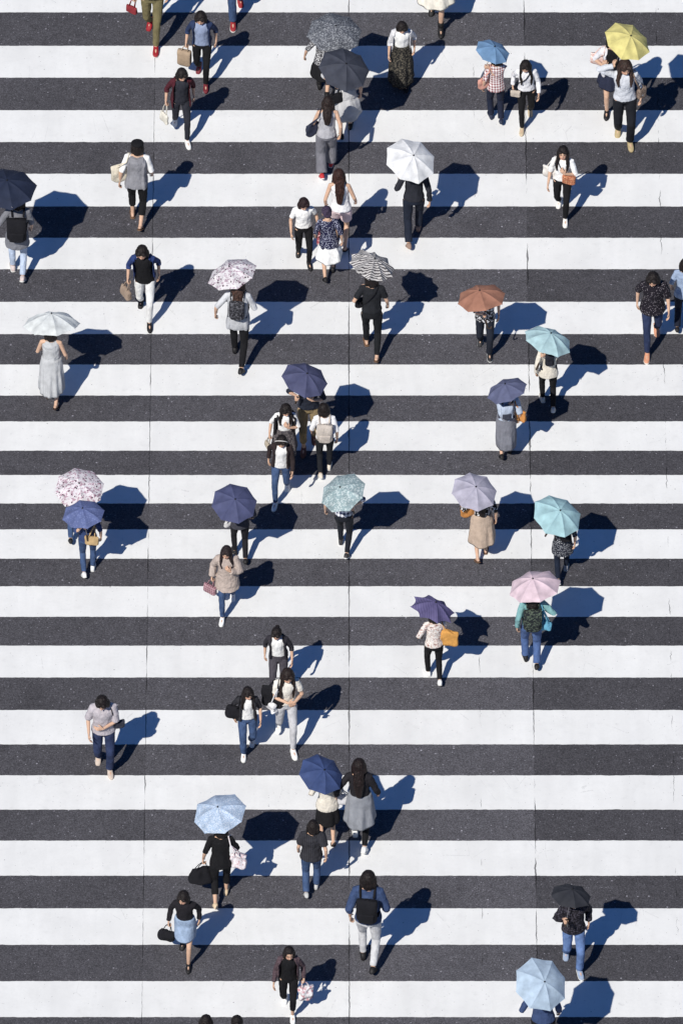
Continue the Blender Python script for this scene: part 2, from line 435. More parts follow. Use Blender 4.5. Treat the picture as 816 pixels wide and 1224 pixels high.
def person(d):
    rg = random.Random(int(d['x']*7+d['f']*3))
    d.setdefault('yaw', rg.uniform(-9, 9))
    face = d.get('d', 'T'); T = face == 'T'
    a = d.get('a', .2); fs = d.get('s', 1)           # stride and picture side of the foot nearest the camera
    ls = fs if T else -fs
    F = on_ground(d.get('fx', d['x']+fs*5*0), d['f'])
    y = F.y+(a+.09 if T else a+.0)
    x = on_depth(d['x'], d['f'], y).x
    k = d.get('H', 1.56)/1.6
    if d.get('t') is not None:
        k = (on_depth(d['x'], d['t'], y).z+.015)/1.61
        k = min(max(k, .80), 1.08)
    elif d.get('u') and not d.get('keepH'):
        ux, uy, uw, ur = d['u']['px']
        k = (on_depth(d['x'], uy-.5*ur*uw+7, y).z)/1.62
        k = min(max(k, .84), 1.02)
    M = Matrix.Translation((x, y, 0)) @ Matrix.Rotation(R(d['yaw'])+(0 if T else math.pi), 4, 'Z') @ Matrix.Scale(k, 4)
    d['M'] = M; d['k'] = k; d['y'] = y
    Mi = M.inverted()
    lf = math.tan(R(d.get('lean', 4))); lx = d.get('lx', rg.uniform(-.05, .05))
    def P(px, py, pz):
        h = max(pz-.85, 0)
        return V((px+h*lx, py-h*lf, pz))
    # umbrella first: it decides where one hand goes
    um = d.get('u'); uside = None; U = None
    if um:
        bestk = None
        for q_ in (1, .96, .92, .88):
            kk = k*q_
            if kk < .775: continue
            M2 = Matrix.Translation((x, y, 0)) @ Matrix.Rotation(R(d['yaw'])+(0 if T else math.pi), 4, 'Z') @ Matrix.Scale(kk, 4)
            d['k'] = kk; U = place_umbrella(um, d, M2, P)
            if bestk is None or U['cost']+(1-q_)*3 < bestk[0]: bestk = (U['cost']+(1-q_)*3, kk, M2, U)
        _, k, M, U = bestk; d['k'] = k; d['M'] = M; Mi = M.inverted()
        uside = U['side']; d['U'] = U
    # legs
    legs = {}
    nearfront = T
    for sd in (-1, 1):
        low = (sd == ls)
        front = low if T else not low
        hip = V((sd*.085, 0, .80-a*.10))
        if front or a < .1: ank = V((sd*.078, (-a+.03) if front else (a+.03), .078)); pitch = 0
        else: ank = V((sd*.078, a+.04, .125)); pitch = 33
        kn, ank = ik(hip, ank, .385, .365, (sd*.08, -1, 0))
        f = V((sd*.12, -math.cos(R(pitch)), -math.sin(R(pitch)))).normalized()
        side = f.cross(V((0, 0, 1))).normalized(); up = side.cross(f)
        legs[sd] = (hip, kn, ank, f, up, side)
    # arms
    arms = {}
    modes = {(-1 if T else 1): d.get('aL', 'down'), (1 if T else -1): d.get('aR', 'down')}
    for sd in (-1, 1):
        S = P(sd*.146, .006, 1.300); mode = modes[sd]
        if uside == sd: mode = 'umb'
        sw = (1 if ((sd == ls) == T) else -1)*min(a, .2)*.6
        hint = V((0, -1, 0)); curl = 22; pole = (sd*.35, .8, -.2); n = V((-sd, 0, 0)); dd = None
        if mode == 'down': W = P(sd*(.215+rg.uniform(0, .03)), sw-.02-rg.uniform(0, .05), .845+rg.uniform(0, .035))
        elif mode == 'bag': W = P(sd*.262, -.03, .86); curl = 62; dd = V((sd*.1, 0, -1))
        elif mode == 'strap': W = P(sd*.150, -.15, 1.10); dd = V((-sd*.25, 0, 1)); n = V((0, 1, 0)); curl = 60; pole = (sd*.7, .5, -.8); hint = V((-sd, 0, 0))
        elif mode == 'front': W = P(sd*.085, -.21, 1.03); dd = V((-sd*.45, -1, .25)); n = V((-sd*.4, 0, 1)); curl = 30; pole = (sd*.6, .4, -.6); hint = V((sd, 0, .3))
        elif mode == 'cross': W = P(-sd*.01, -.165, 1.0); dd = V((-sd, -.05, .05)); n = V((0, 1, 0)); pole = (sd*.8, .3, -.5); hint = V((0, 0, 1))
        elif mode == 'chest': W = P(sd*.055, -.175, 1.15); dd = V((-sd*.6, 0, .8)); n = V((0, 1, 0)); pole = (sd*.8, .2, -.8); hint = V((0, 0, 1)); curl = 40
        elif mode == 'raise': W = P(sd*.11, -.17, 1.36); dd = V((-sd*.5, .2, .9)); n = V((0, 1, .2)); pole = (sd*.8, -.1, -.8); hint = V((-sd, 0, 0)); curl = 30
        elif mode == 'out': W = P(sd*.33, -.02, .90); pole = (sd*.5, .6, 0)
        elif mode == 'umb':
            G = Mi @ U['grip']; ax = (Mi.to_3x3() @ U['axis']).normalized()
            f0 = (G-S); f0.z *= .3; f0 = f0-ax*f0.dot(ax); f0.normalize()
            n = ax.cross(f0)
            if n.x*sd > 0: n = -n
            W = G-f0*.062-n*.024; curl = 66; dd = f0; hint = ax; pole = (sd*.55, .15, -1)
        E, W = ik(S, W, .262, .228, pole)
        if dd is None: dd = W-E
        arms[sd] = (S, E, W, dd, n, hint, curl, mode)
    # head
    bow = d.get('bow', 18 if T else 12)*(.72 if T else 1); hy = d.get('hyaw', rg.uniform(-14, 14))
    Rh = (Matrix.Rotation(R(hy), 3, 'Z') @ Matrix.Rotation(R(bow), 3, 'X'))
    nb = P(0, .012, 1.375)
    hc = nb+Rh @ V((0, -.022, .115))
    HS = d.get('hs', 1.10)
    def Hd(v): return hc+Rh @ (V(v)*HS)
    def HB(mb, c, r, sg=14, nr=9): mb.ball(Hd(c), tuple(q_*HS for q_ in r), Rh, sg, nr)
    # ---- body: one continuous surface
    b = MB()
    b.loft([(P(0, cy, z), rx-.008, ry-.008) for z, rx, ry, cy in TOR if z > .77])
    b.tube([P(0, .014, 1.34), nb, Hd((0, .012, -.06))], [.056, .048, .047])
    HB(b, (0, .008, .012), (.071, .086, .088))
    HB(b, (0, -.022, -.045), (.055, .058, .062))
    for sd in (-1, 1):
        S, E, W, dd, n, hint, curl, mode = arms[sd]
        b.tube([P(sd*.08, .01, 1.315), S, S.lerp(E, .35), E, E.lerp(W, .3), W], [.044, .040, .036, .031, .031, .021])
        hip, kn, ank, f, up, side = legs[sd]
        b.tube([hip+V((0, 0, .03)), hip.lerp(kn, .4), kn, kn.lerp(ank, .3), kn.lerp(ank, .7), ank], [.072, .060, .041, .042, .034, .028])
        b.tube([ank-f*.035-up*.035, ank+f*.03-up*.03, ank+f*.10-up*.048, ank+f*.15-up*.056], [.028, .031, .027, .018], flat=.9)
        b.tube([ank, ank-up*.04], [.031, .030])
    ex = MB()
    HB(ex, (0, -.083, -.022), (.011, .016, .019), 8, 6)
    for sd in (-1, 1):
        HB(ex, (sd*.071, .012, -.012), (.009, .017, .028), 8, 6)
        S, E, W, dd, n, hint, curl, mode = arms[sd]
        hand(ex, W, dd, n, hint, curl)
    skin = d.get('skin', (.60, .385, .275)); lip = d.get('lip', (.50, .16, .14)); Rt = Rh.transposed()
    def paint_face(o, me):
        n_ = len(me.vertices); co = np.empty(n_*3, 'f'); me.vertices.foreach_get('co', co); co = co.reshape(-1, 3)
        q = (co-np.array(hc)) @ np.array(Rt).T / HS
        c = np.ones((n_, 4), 'f'); c[:, :3] = skin
        inface = (q[:, 1] < -.045) & (np.abs(q[:, 2]) < .1)
        eye = inface & (((np.abs(q[:, 0])-.030)/.015)**2+((q[:, 2]-.002)/.0085)**2 < 1)
        brow = inface & (np.abs(np.abs(q[:, 0])-.032) < .018) & (np.abs(q[:, 2]-.024) < .005)
        mouth = inface & ((q[:, 0]/.023)**2+((q[:, 2]+.060)/.009)**2 < 1)
        cheek = inface & (((np.abs(q[:, 0])-.036)/.02)**2+((q[:, 2]+.028)/.018)**2 < 1)
        c[cheek, :3] = np.array(skin)*np.array((1.05, .86, .85))
        c[eye, :3] = (.03, .02, .018); c[brow, :3] = (.05, .032, .025); c[mouth, :3] = lip
        at = me.color_attributes.new('Col', 'FLOAT_COLOR', 'POINT'); at.data.foreach_set('color', c.ravel())
    body = blend(b, 'person', skin_mat(), .0095, extra=ex, post=paint_face, it=2)
    body.matrix_world = M
    tag(body, d['label'], 'person', 'pedestrians crossing the road')
    # ---- hair
    hs_ = d.get('hair', 'bob'); hm = hair_mat(d.get('hc', (26, 20, 20)))
    h = MB()
    HB(h, (0, .022, .024), (.085, .093, .094))
    HB(h, (0, .045, -.035), (.068, .052, .058))
    if d.get('fringe', True) and T:
        for sd in (-1, 1): HB(h, (sd*.036, -.056, .048), (.040, .028, .028))
    if hs_ in ('bob', 'long', 'halflong'):
        for sd in (-1, 1): HB(h, (sd*.074, .014, -.040), (.028, .056, .085))
        HB(h, (0, .055, -.055), (.073, .045, .082))
    if hs_ in ('long', 'halflong'):
        L = .34 if hs_ == 'long' else .22
        e = P(0, .135, 1.40-L)
        h.tube([Hd((0, .055, .0)), Hd((0, .075, -.07)), (Hd((0, .085, -.10))+e)/2+V((0, .012, .02)), e], [.075, .080, .080, .050], flat=.55, hint=(0, 1, 0))
        for sd in (-1, 1):
            h.tube([Hd((sd*.068, -.012, -.02)), Hd((sd*.075, -.03, -.10)), P(sd*.095, -.085, 1.35-L*.40), P(sd*.088, -.128, 1.34-L*.75)], [.030, .034, .034, .014], flat=.7)
    if hs_ == 'bun': HB(h, (0, .105, .045), (.036, .033, .036))
    if hs_ == 'tail':
        HB(h, (0, .10, .02), (.026, .026, .028))
        h.tube([Hd((0, .108, .01)), P(0, .150, 1.38), P(.01, .150, 1.26)], [.026, .034, .012])
    blend(h, 'hair', hm, .0085, .012, lock_tex, parent=body, it=1)
    if d.get('hat'):
        hk, hcol = d['hat']; q = MB()
        hatm = fabric(hcol, fold=.4)
        if hk == 'beret':
            HB(q, (0, .03, .075), (.098, .104, .042)); HB(q, (0, .03, .118), (.01, .01, .014))
            obj('beret', q, hatm, body)
        elif hk == 'cap':
            HB(q, (0, .012, .040), (.093, .104, .090)); o = obj('cap', q, hatm, body)
            q = MB(); HB(q, (0, -.115, .035), (.062, .060, .008)); obj('brim', q, hatm, o)
        elif hk == 'sunhat':
            q.rings([[Hd((r*math.cos(2*math.pi*j/40), r*math.sin(2*math.pi*j/40)+.01, z+.006*math.sin(6*math.pi*j/40)*(r > .12))) for j in range(40)]
                     for r, z in ((.085, .03), (.13, .022), (.165, .005), (.168, .0), (.165, .001), (.13, .03), (.098, .045), (.095, .085), (.08, .115), (.04, .125), (.005, .127))])
            o = obj('sun_hat', q, hatm, body)
        elif hk == 'band':
            q.tube([Hd((.094*math.cos(t_), -.012-.03*math.sin(t_), .022+.100*math.sin(t_))) for t_ in [math.pi*i/14 for i in range(15)]], .014, 8, flat=.5)
            obj('hair_band', q, hatm, body)
    # ---- clothes
    top = d.get('top', {}); tk = top.get('k', 'tee'); tm = top.get('m') or fabric((230, 230, 230))
    g = top.get('g', .015); hem = top.get('hem', .80); sl = top.get('sl', {'tee': .75, 'long': 2, 'half': 1.25, 'none': 0}.get(tk, .8))
    def torso_shell(mb, g, hem, ztop=1.352, flare=.03):
        zs = [hem+(ztop-hem)*i/16 for i in range(17)]
        secs = []
        for z in zs:
            rx, ry, cy = tor(z); fl = flare*max(0, (1.0-z))*2
            ss = a*.7*max(0, (.82-z))
            gg = g*(1 if z < 1.3 else .6)
            w = max(rx, .122)
            secs.append((P(0, cy, z), (w if z < 1.25 else rx)+gg+fl, max(ry, .086)*(1 if z < 1.3 else ry/max(ry, .086))+gg+fl+ss))
        mb.loft(secs, 24)
    def sleeves(mb, sl, g, w=1.0):
        for sd in (-1, 1):
            S, E, W = arms[sd][:3]
            if sl <= 0: continue
            pts = [P(sd*.085, .01, 1.312), S]; rr = [.045+g, .044+g]
            for tt in (.35, .7, 1.0, 1.3, 1.65, 1.94):
                if tt > sl+.001: break
                pts.append(S.lerp(E, tt) if tt <= 1 else E.lerp(W, tt-1)); rr.append((.037 if tt < 1 else .032 if tt < 1.5 else .028)+g*w)
            mb.tube(pts, rr, seg=12, round_ends=False)
    open_front = tk in ('jacket', 'vest')
    if open_front:
        inn = top.get('inner', fabric((235, 235, 235)))
        q = MB(); torso_shell(q, .010, top.get('ihem', .84), 1.345, .01)
        blend(q, 'shirt', inn, .0095, .010, parent=body)
        q = MB(); gap = top.get('gap', .045)
        zs = [hem+(1.345-hem)*i/12 for i in range(13)]
        for sd in (-1, 1):
            secs = []
            for z in zs:
                rx, ry, cy = tor(z); rx = max(rx, .125); fl = .05*max(0, 1.0-z)
                cx = sd*(gap+(rx+g+fl)*.5); w = (rx+g+fl)-abs(cx)+.006
                if z > 1.29: w *= .8; cx *= .8
                secs.append((P(cx, cy+.004, z), w, ry+g+.012+fl))
            q.loft(secs, 18)
        secs = []
        for z in zs:
            rx, ry, cy = tor(z); rx = max(rx, .125) if z < 1.25 else rx; fl = .05*max(0, 1.0-z)
            secs.append((P(0, cy+.05, z), rx+g*.7+fl, ry*.72+g+fl))
        q.loft(secs, 24)
        sleeves(q, {'jacket': top.get('sl', 1.94), 'vest': 0}[tk], g*.8)
        if tk == 'vest' and top.get('isl'):
            q2 = MB(); sleeves(q2, top['isl'], .010); blend(q2, 'sleeve', inn, .0095, .008, parent=body)
        blend(q, 'vest' if tk == 'vest' else 'jacket', tm, .010, .018, parent=body)
    elif tk != 'bare':
        q = MB(); torso_shell(q, g, hem, 1.350, top.get('fl', .03)); sleeves(q, sl, g*.9, top.get('sw', 1.0))
        blend(q, top.get('name', 'shirt'), tm, .0095, top.get('fold', .022), parent=body)
        if top.get('collar'):
            q = MB(); q.tube([P(.05*math.cos(t_), .012+.055*math.sin(t_), 1.365-.012*math.sin(t_)*-1) for t_ in [R(-80+i*20)for i in range(18)]], .012, 8)
            obj('collar', q, tm, body)
    bot = d.get('bot', {}); bk = bot.get('k', 'slim'); bm = bot.get('m') or fabric((25, 25, 30))
    if bk in ('slim', 'straight', 'wide', 'shorts', 'crop'):
        q = MB(); rad = {'slim': (.086, .071, .056, .053, .043), 'straight': (.089, .076, .064, .061, .058), 'wide': (.094, .090, .086, .088, .094),
                         'shorts': (.098, .092, .088, .085, .08), 'crop': (.088, .073, .059, .055, .051)}[bk]
        q.loft([(P(0, tor(z)[2], z), tor(z)[0]+.008, tor(z)[1]+.008) for z in (.78, .82, .86, .9, .95, 1.0)])
        for sd in (-1, 1):
            hip, kn, ank, f, up, side = legs[sd]
            if bk == 'shorts': q.tube([hip+V((0, 0, .02)), hip.lerp(kn, .3), hip.lerp(kn, bot.get('len', .6))], [.094, .094, .092], 14, round_ends=False)
            else:
                e = kn.lerp(ank, .93 if bk != 'crop' else .6)
                q.tube([hip+V((0, 0, .02)), hip.lerp(kn, .45), kn+(hip-kn)*.06, kn.lerp(ank, .4), e], rad, 14, round_ends=False)
        blend(q, {'shorts': 'shorts'}.get(bk, 'trousers'), bm, .0095, .012, parent=body)
    elif bk == 'skirt':
        hz = bot.get('hem', .45); fl = bot.get('fl', .12); npl = bot.get('pl', 9); z0 = bot.get('top', .99)
        q = MB(); rings = []; sg = 72; nr = 22; hem_ = top.get('hem', .80); over = hem_ >= .855
        for i in range(nr+1):
            t_ = i/nr; z = z0+(hz-z0)*t_
            rx, ry, cy = tor(max(z, .80)); shown = over or z < hem_-.02
            if shown: rx = max(rx, .13+.03*min(t_*4, 1)); ry = max(ry, .09+.02*min(t_*4, 1))
            gs = .030-.012*min(t_*3, 1) if over else (-.004 if not shown else -.004+.02*min((hem_-.02-z)/.08, 1))
            st = a*1.05*max(0, (.82-z)/.75)+.055*max(0, 1-abs(z-.45)/.4)
            ring = []
            for j in range(sg):
                th = 2*math.pi*j/sg
                w = 1+bot.get('amp', .06)*min(t_*1.6, 1)*math.sin(npl*th+2.2*noise.noise(V((math.cos(th)*1.5, math.sin(th)*1.5, z*1.5+d['f']))))+.05*t_*noise.noise(V((math.cos(th)*2, math.sin(th)*2, z*5)))
                ring.append(P(0, cy, z)+V(((rx+gs+fl*t_)*w*math.cos(th), (ry+gs+fl*t_*.8+st)*w*math.sin(th), .008*math.sin(npl*th)*t_)))
            rings.append(ring)
        for ins in (.93, .9):
            rings.append([P(0, 0, hz+.02)+(p-P(0, 0, hz))*ins for p in rings[nr]])
        q.rings(rings)
        obj('skirt', q, bm, body)
    if d.get('legg'):
        q = MB()
        for sd in (-1, 1):
            hip, kn, ank, f, up, side = legs[sd]
            q.tube([hip, hip.lerp(kn, .45), kn+(hip-kn)*.06, kn.lerp(ank, .4), kn.lerp(ank, .93)], (.078, .066, .050, .050, .040), 14, round_ends=False)
        blend(q, 'leggings', d['legg'], .0095, .006, parent=body)
    # ---- shoes
    sh = d.get('shoe', {}); sk = sh.get('k', 'sneaker'); sm_ = plain('shoe_leather', sh.get('c', (235, 235, 235)), .6, .3)
    for sd in (-1, 1):
        hip, kn, ank, f, up, side = legs[sd]
        def foot_rings(prof, z0, wide, hk):
            rs = []
            for t_, w, hh in prof:
                c = ank+f*t_+up*(z0+hh*hk/2); ring = []
                for j in range(14):
                    an = 2*math.pi*j/14; ca, sa = math.cos(an), math.sin(an)
                    ring.append(c+side*(w*wide*math.copysign(abs(ca)**.75, ca))+up*(hh*hk/2*math.copysign(abs(sa)**.75, sa)))
                rs.append(ring)
            return rs
        prof = [(-.070, .016, .03), (-.062, .030, .065), (-.03, .037, .098 if sk != 'boot' else .12), (.02, .039, .088 if sk != 'boot' else .12), (.07, .044, .058), (.12, .043, .046), (.155, .030, .036), (.170, .012, .02)]
        if sk == 'sandal':
            q = MB(); q.rings(foot_rings([(t_, w, .016) for t_, w, _ in prof], -.078, 1.05, 1)); o = obj('shoe', q, sm_, body)
            q = MB(); q.tube([ank+f*.09-up*.03+side*(.040*math.cos(x_))+up*(.030*math.sin(x_)-.030) for x_ in [math.pi*i/8 for i in range(9)]], .009, 6); obj('strap', q, sm_, o)
        else:
            q = MB(); q.rings(foot_rings(prof, -.074, 1.0, 1)); o = obj('shoe', q, sm_, body)
            if sk in ('boot',):
                q = MB(); q.tube([ank-up*.03, ank+up*.03, ank.lerp(kn, .32)], [.040, .042, .047], 14, round_ends=False); obj('boot_shaft', q, sm_, o)
            if sk == 'sneaker' and sh.get('sole', True):
                q = MB(); q.rings(foot_rings([(t_*1.03, w+.004, .022) for t_, w, _ in prof], -.078, 1.0, 1)); obj('sole', q, plain('sole', sh.get('sc', (215, 215, 212)), .7, .2), o)
    d['arms'] = arms; d['P'] = P; d['body'] = body; d['Hd'] = Hd
    return body

# ------------------------------------------------------------------ umbrellas
def place_umbrella(um, d, M, P):
    """where the canopy hangs in the world: on the sight line of the photo's canopy, tilted as it looks, shaft past head and shoulder into a hand"""
    T = d.get('d', 'T') == 'T'; k = d['k']
    ux, uy, w, ratio = um['px']
    tilt0 = math.asin(min(max(ratio, .3), .995))-ELEV if 'tilt' not in um else R(um['tilt'])
    roll = R(um.get('roll', 0))
    best = None; base = M.translation; Ms = M.to_3x3()
    hps = [M @ P(0, 0, 1.60), M @ P(0, 0, 1.50)]; CAMD = -FWD; hw = .4 if um.get('face') else 1
    for sd in (-1, 1):
        if um.get('side') is not None and sd != (um['side'] if T else -um['side']): continue
        ideal = M @ P(sd*.17, -.13, 1.20)
        sh = M @ P(sd*.158, .006, 1.3)
        for iy in range(-55, 56, 5):
            C = on_depth(ux, uy, base.y+iy/100)
            if not (1.36*k < C.z < 2.1*k): continue
            for dt in (-8, -4, 0, 4, 8, 13):
                tl = tilt0+R(dt)
                for dr in (-18, -12, -6, 0, 6, 12, 18):
                    rl = roll+R(dr)
                    ax = V((math.sin(rl), -math.sin(tl)*math.cos(rl), math.cos(tl)*math.cos(rl))).normalized()
                    for L in (.30, .36, .42, .48):
                        G = C-ax*L*k
                        reach = (G-sh).length
                        gy = (M.inverted() @ G).y
                        cost = (G-ideal).length*2.0+max(0, gy-.0)*9+abs(dt)*(.035 if dt > 0 else .022)+abs(dr)*.010+max(0, reach-.46*k)*30+max(0, .16-reach)*10
                        for z in (1.18, 1.28, 1.38, 1.48, 1.56):
                            if C.z < z*k or z*k < G.z-.12: continue
                            Q = C-ax*((C.z-z*k)/max(ax.z, .2)); hcn = M @ P(0, -.03, z)
                            rr = .112*k
                            if z < 1.33:
                                ql = M.inverted() @ Q
                                e = math.sqrt((ql.x/.20)**2+((ql.y+.0)/.135)**2)
                                cost += max(0, 1.05-e)*2.5
                            else:
                                cost += max(0, rr-(Q.xy-hcn.xy).length)*22
                        # the canopy clears the head
                        tp = M @ P(0, -.02, 1.62); rel = tp-C; hgt = rel.dot(ax); rad = (rel-ax*hgt).length; Rr = w/PXM/2
                        lim = .37*Rr*max(0, 1-(rad/Rr)**2)
                        if rad < Rr: cost += max(0, hgt-lim+.01)*14
                        cost += max(0, abs(C.z-1.56*k)-.10)*2.5
                        for hp in hps:           # the head is out of the camera's sight under the canopy
                            dn = CAMD.dot(ax); t_ = (C-hp).dot(ax)/dn
                            if t_ <= -.02: cost += .8
                            else: cost += max(0, ((hp+CAMD*t_)-C).length-.86*Rr)*(7 if T else 14)*hw
                        if best is None or cost < best[0]: best = (cost, C, ax, L*k, sd, G)
    cost, C, ax, L, sd, G = best
    return dict(C=C, axis=ax, L=L, side=sd, grip=G, R=w/PXM/2, cost=cost, um=um)
steel = plain('steel', (150, 150, 155), .35, .6, .8)
black_metal = plain('black_metal', (30, 30, 32), .45, .5, .3)
def umbrella(U):
    um = U['um']; C = U['C']; ax = U['axis']; Rr = U['R']*um.get('rs', 1.03); L = U['L']
    root = bpy.data.objects.new('umbrella', None); COL.objects.link(root)
    root.empty_display_size = .1
    z = ax; x = V((1, 0, 0)); x = (x-z*x.dot(z)).normalized(); y = z.cross(x)
    sp = R(um.get('spin', 11)); xr = x*math.cos(sp)+y*math.sin(sp); yr = z.cross(xr)
    rot = Matrix((xr, yr, z)).transposed().to_4x4()
    tail = max(.075, .50-L)
    root.matrix_world = Matrix.Translation(C-ax*(L+tail)) @ rot
    tag(root, um['label'], 'umbrella', 'umbrellas held against the sun')
    zc = L+tail; n = um.get('n', 8); h = Rr*um.get('dome', .40); sc_ = um.get('scallop', .985)
    rg = random.Random(int(C.x*1000)+5)
    wob = [1+rg.uniform(-.025, .025) for _ in range(n)]; wz = [rg.uniform(-.05, .05)*Rr for _ in range(n)]
    sd_ = rg.uniform(0, 50)
    def prof(t): return h*(1-t**1.9)                 # height above the rim along a rib
    c = MB(); sub = 8; nr = 12; N = n*sub
    def pt(j, t):
        gi = j//sub; f = (j % sub)/sub; a0 = 2*math.pi*gi/n; a1 = 2*math.pi*(gi+1)/n
        w0 = wob[gi % n]; w1 = wob[(gi+1) % n]; z0 = wz[gi % n]; z1 = wz[(gi+1) % n]
        p0 = V((math.cos(a0)*w0, math.sin(a0)*w0, 0)); p1 = V((math.cos(a1)*w1, math.sin(a1)*w1, 0))
        p = p0.lerp(p1, f); bul = 4*f*(1-f)
        p = p*(1-(1-sc_)*bul*t)*Rr*t
        zz = prof(t)+noise.noise(V((p.x*11+sd_, p.y*11, C.x)))*Rr*.035*t+(z0*(1-f)+z1*f)*t*t-bul*Rr*.028*math.sin(math.pi*min(t, .98))+um.get('flap', 0)*bul*Rr*t*t
        return V((p.x, p.y, zc+zz))
    c.v.append(V((0, 0, zc+h)))
    for i in range(1, nr+1):
        for j in range(N): c.v.append(pt(j, i/nr))
    for j in range(N): c.f.append((0, 1+j, 1+(j+1) % N))
    for i in range(nr-1):
        for j in range(N):
            k_ = (j+1) % N; o = 1+i*N
            c.f.append((o+j, o+N+j, o+N+k_, o+k_))
    me = c.mesh('canopy')
    at = me.attributes.new('sharp_edge', 'BOOLEAN', 'EDGE')
    for e in me.edges:
        a_, b_ = e.vertices
        if (a_ == 0 or (a_-1) % sub == 0) and (b_ == 0 or (b_-1) % sub == 0) and abs(a_-b_) != sub: at.data[e.index].value = True
    obj('canopy', me, um['m'], root)
    s = MB(); s.tube([(0, 0, .02), (0, 0, zc+h*.98)], .0048, 8); obj('shaft', s, steel, root)
    hd = MB()
    if um.get('crook'): hd.tube([(0, 0, .13), (0, 0, .02), (.005, 0, -.01), (.022, 0, -.03), (.045, 0, -.03), (.058, 0, -.01)], .010, 10)
    else: hd.tube([(0, 0, .11), (0, 0, .06), (0, 0, 0)], [.011, .014, .013], 10)
    obj('handle', hd, plain('handle', um.get('hcol', (60, 45, 35)), .4, .4), root)
    tp = MB(); tp.tube([(0, 0, zc+h-.004), (0, 0, zc+h+.022)], [.008, .005], 10); tp.ball((0, 0, zc+h+.002), (.013, .013, .005), None, 12, 5); obj('tip', tp, black_metal if sum(lin(um.get('tipc', (0, 0, 0)))) < 2 else steel, root)
    for g_ in range(n):
        rb = MB(); pts = [pt(g_*sub, t)+V((0, 0, -.005)) for t in (.04, .3, .55, .8, 1.0)]
        rb.tube(pts, .0024, 6); obj('rib', rb, steel, root)
        q0 = pt(g_*sub, .5)+V((0, 0, -.006)); st = MB(); st.tube([(0, 0, zc-.02), q0], .0022, 5); obj('stretcher', st, steel, root)
    return root

# ------------------------------------------------------------------ bags
def soft(w, dp, h, e=.55, top=.8, belly=.06, crump=.008, seed=0, nr=14, sg=40):
    m = MB(); rings = []
    for i in range(nr+1):
        t = i/nr; zz = h*t
        r = min(1, .62+.38*math.sin(min(t/.18, 1)*math.pi/2)); r2 = 1-(1-top)*t**2
        cl = 1 if t < .9 else 1-(t-.9)*3.2
        ring = []
        for j in range(sg):
            a_ = 2*math.pi*j/sg; ca, sa = math.cos(a_), math.sin(a_)
            px = w/2*math.copysign(abs(ca)**e, ca)*r*(1-.04*math.sin(math.pi*t))*(1-.15*(1-cl))
            py = dp/2*math.copysign(abs(sa)**e, sa)*r*r2*cl*(1+belly*4*math.sin(math.pi*t))
            nn = noise.noise(V((px*9+seed, py*9, zz*9)))*crump
            ring.append(V((px*(1+nn*6), py+nn*2*math.copysign(1, sa), zz)))
        rings.append(ring)
    m.rings(rings); return m
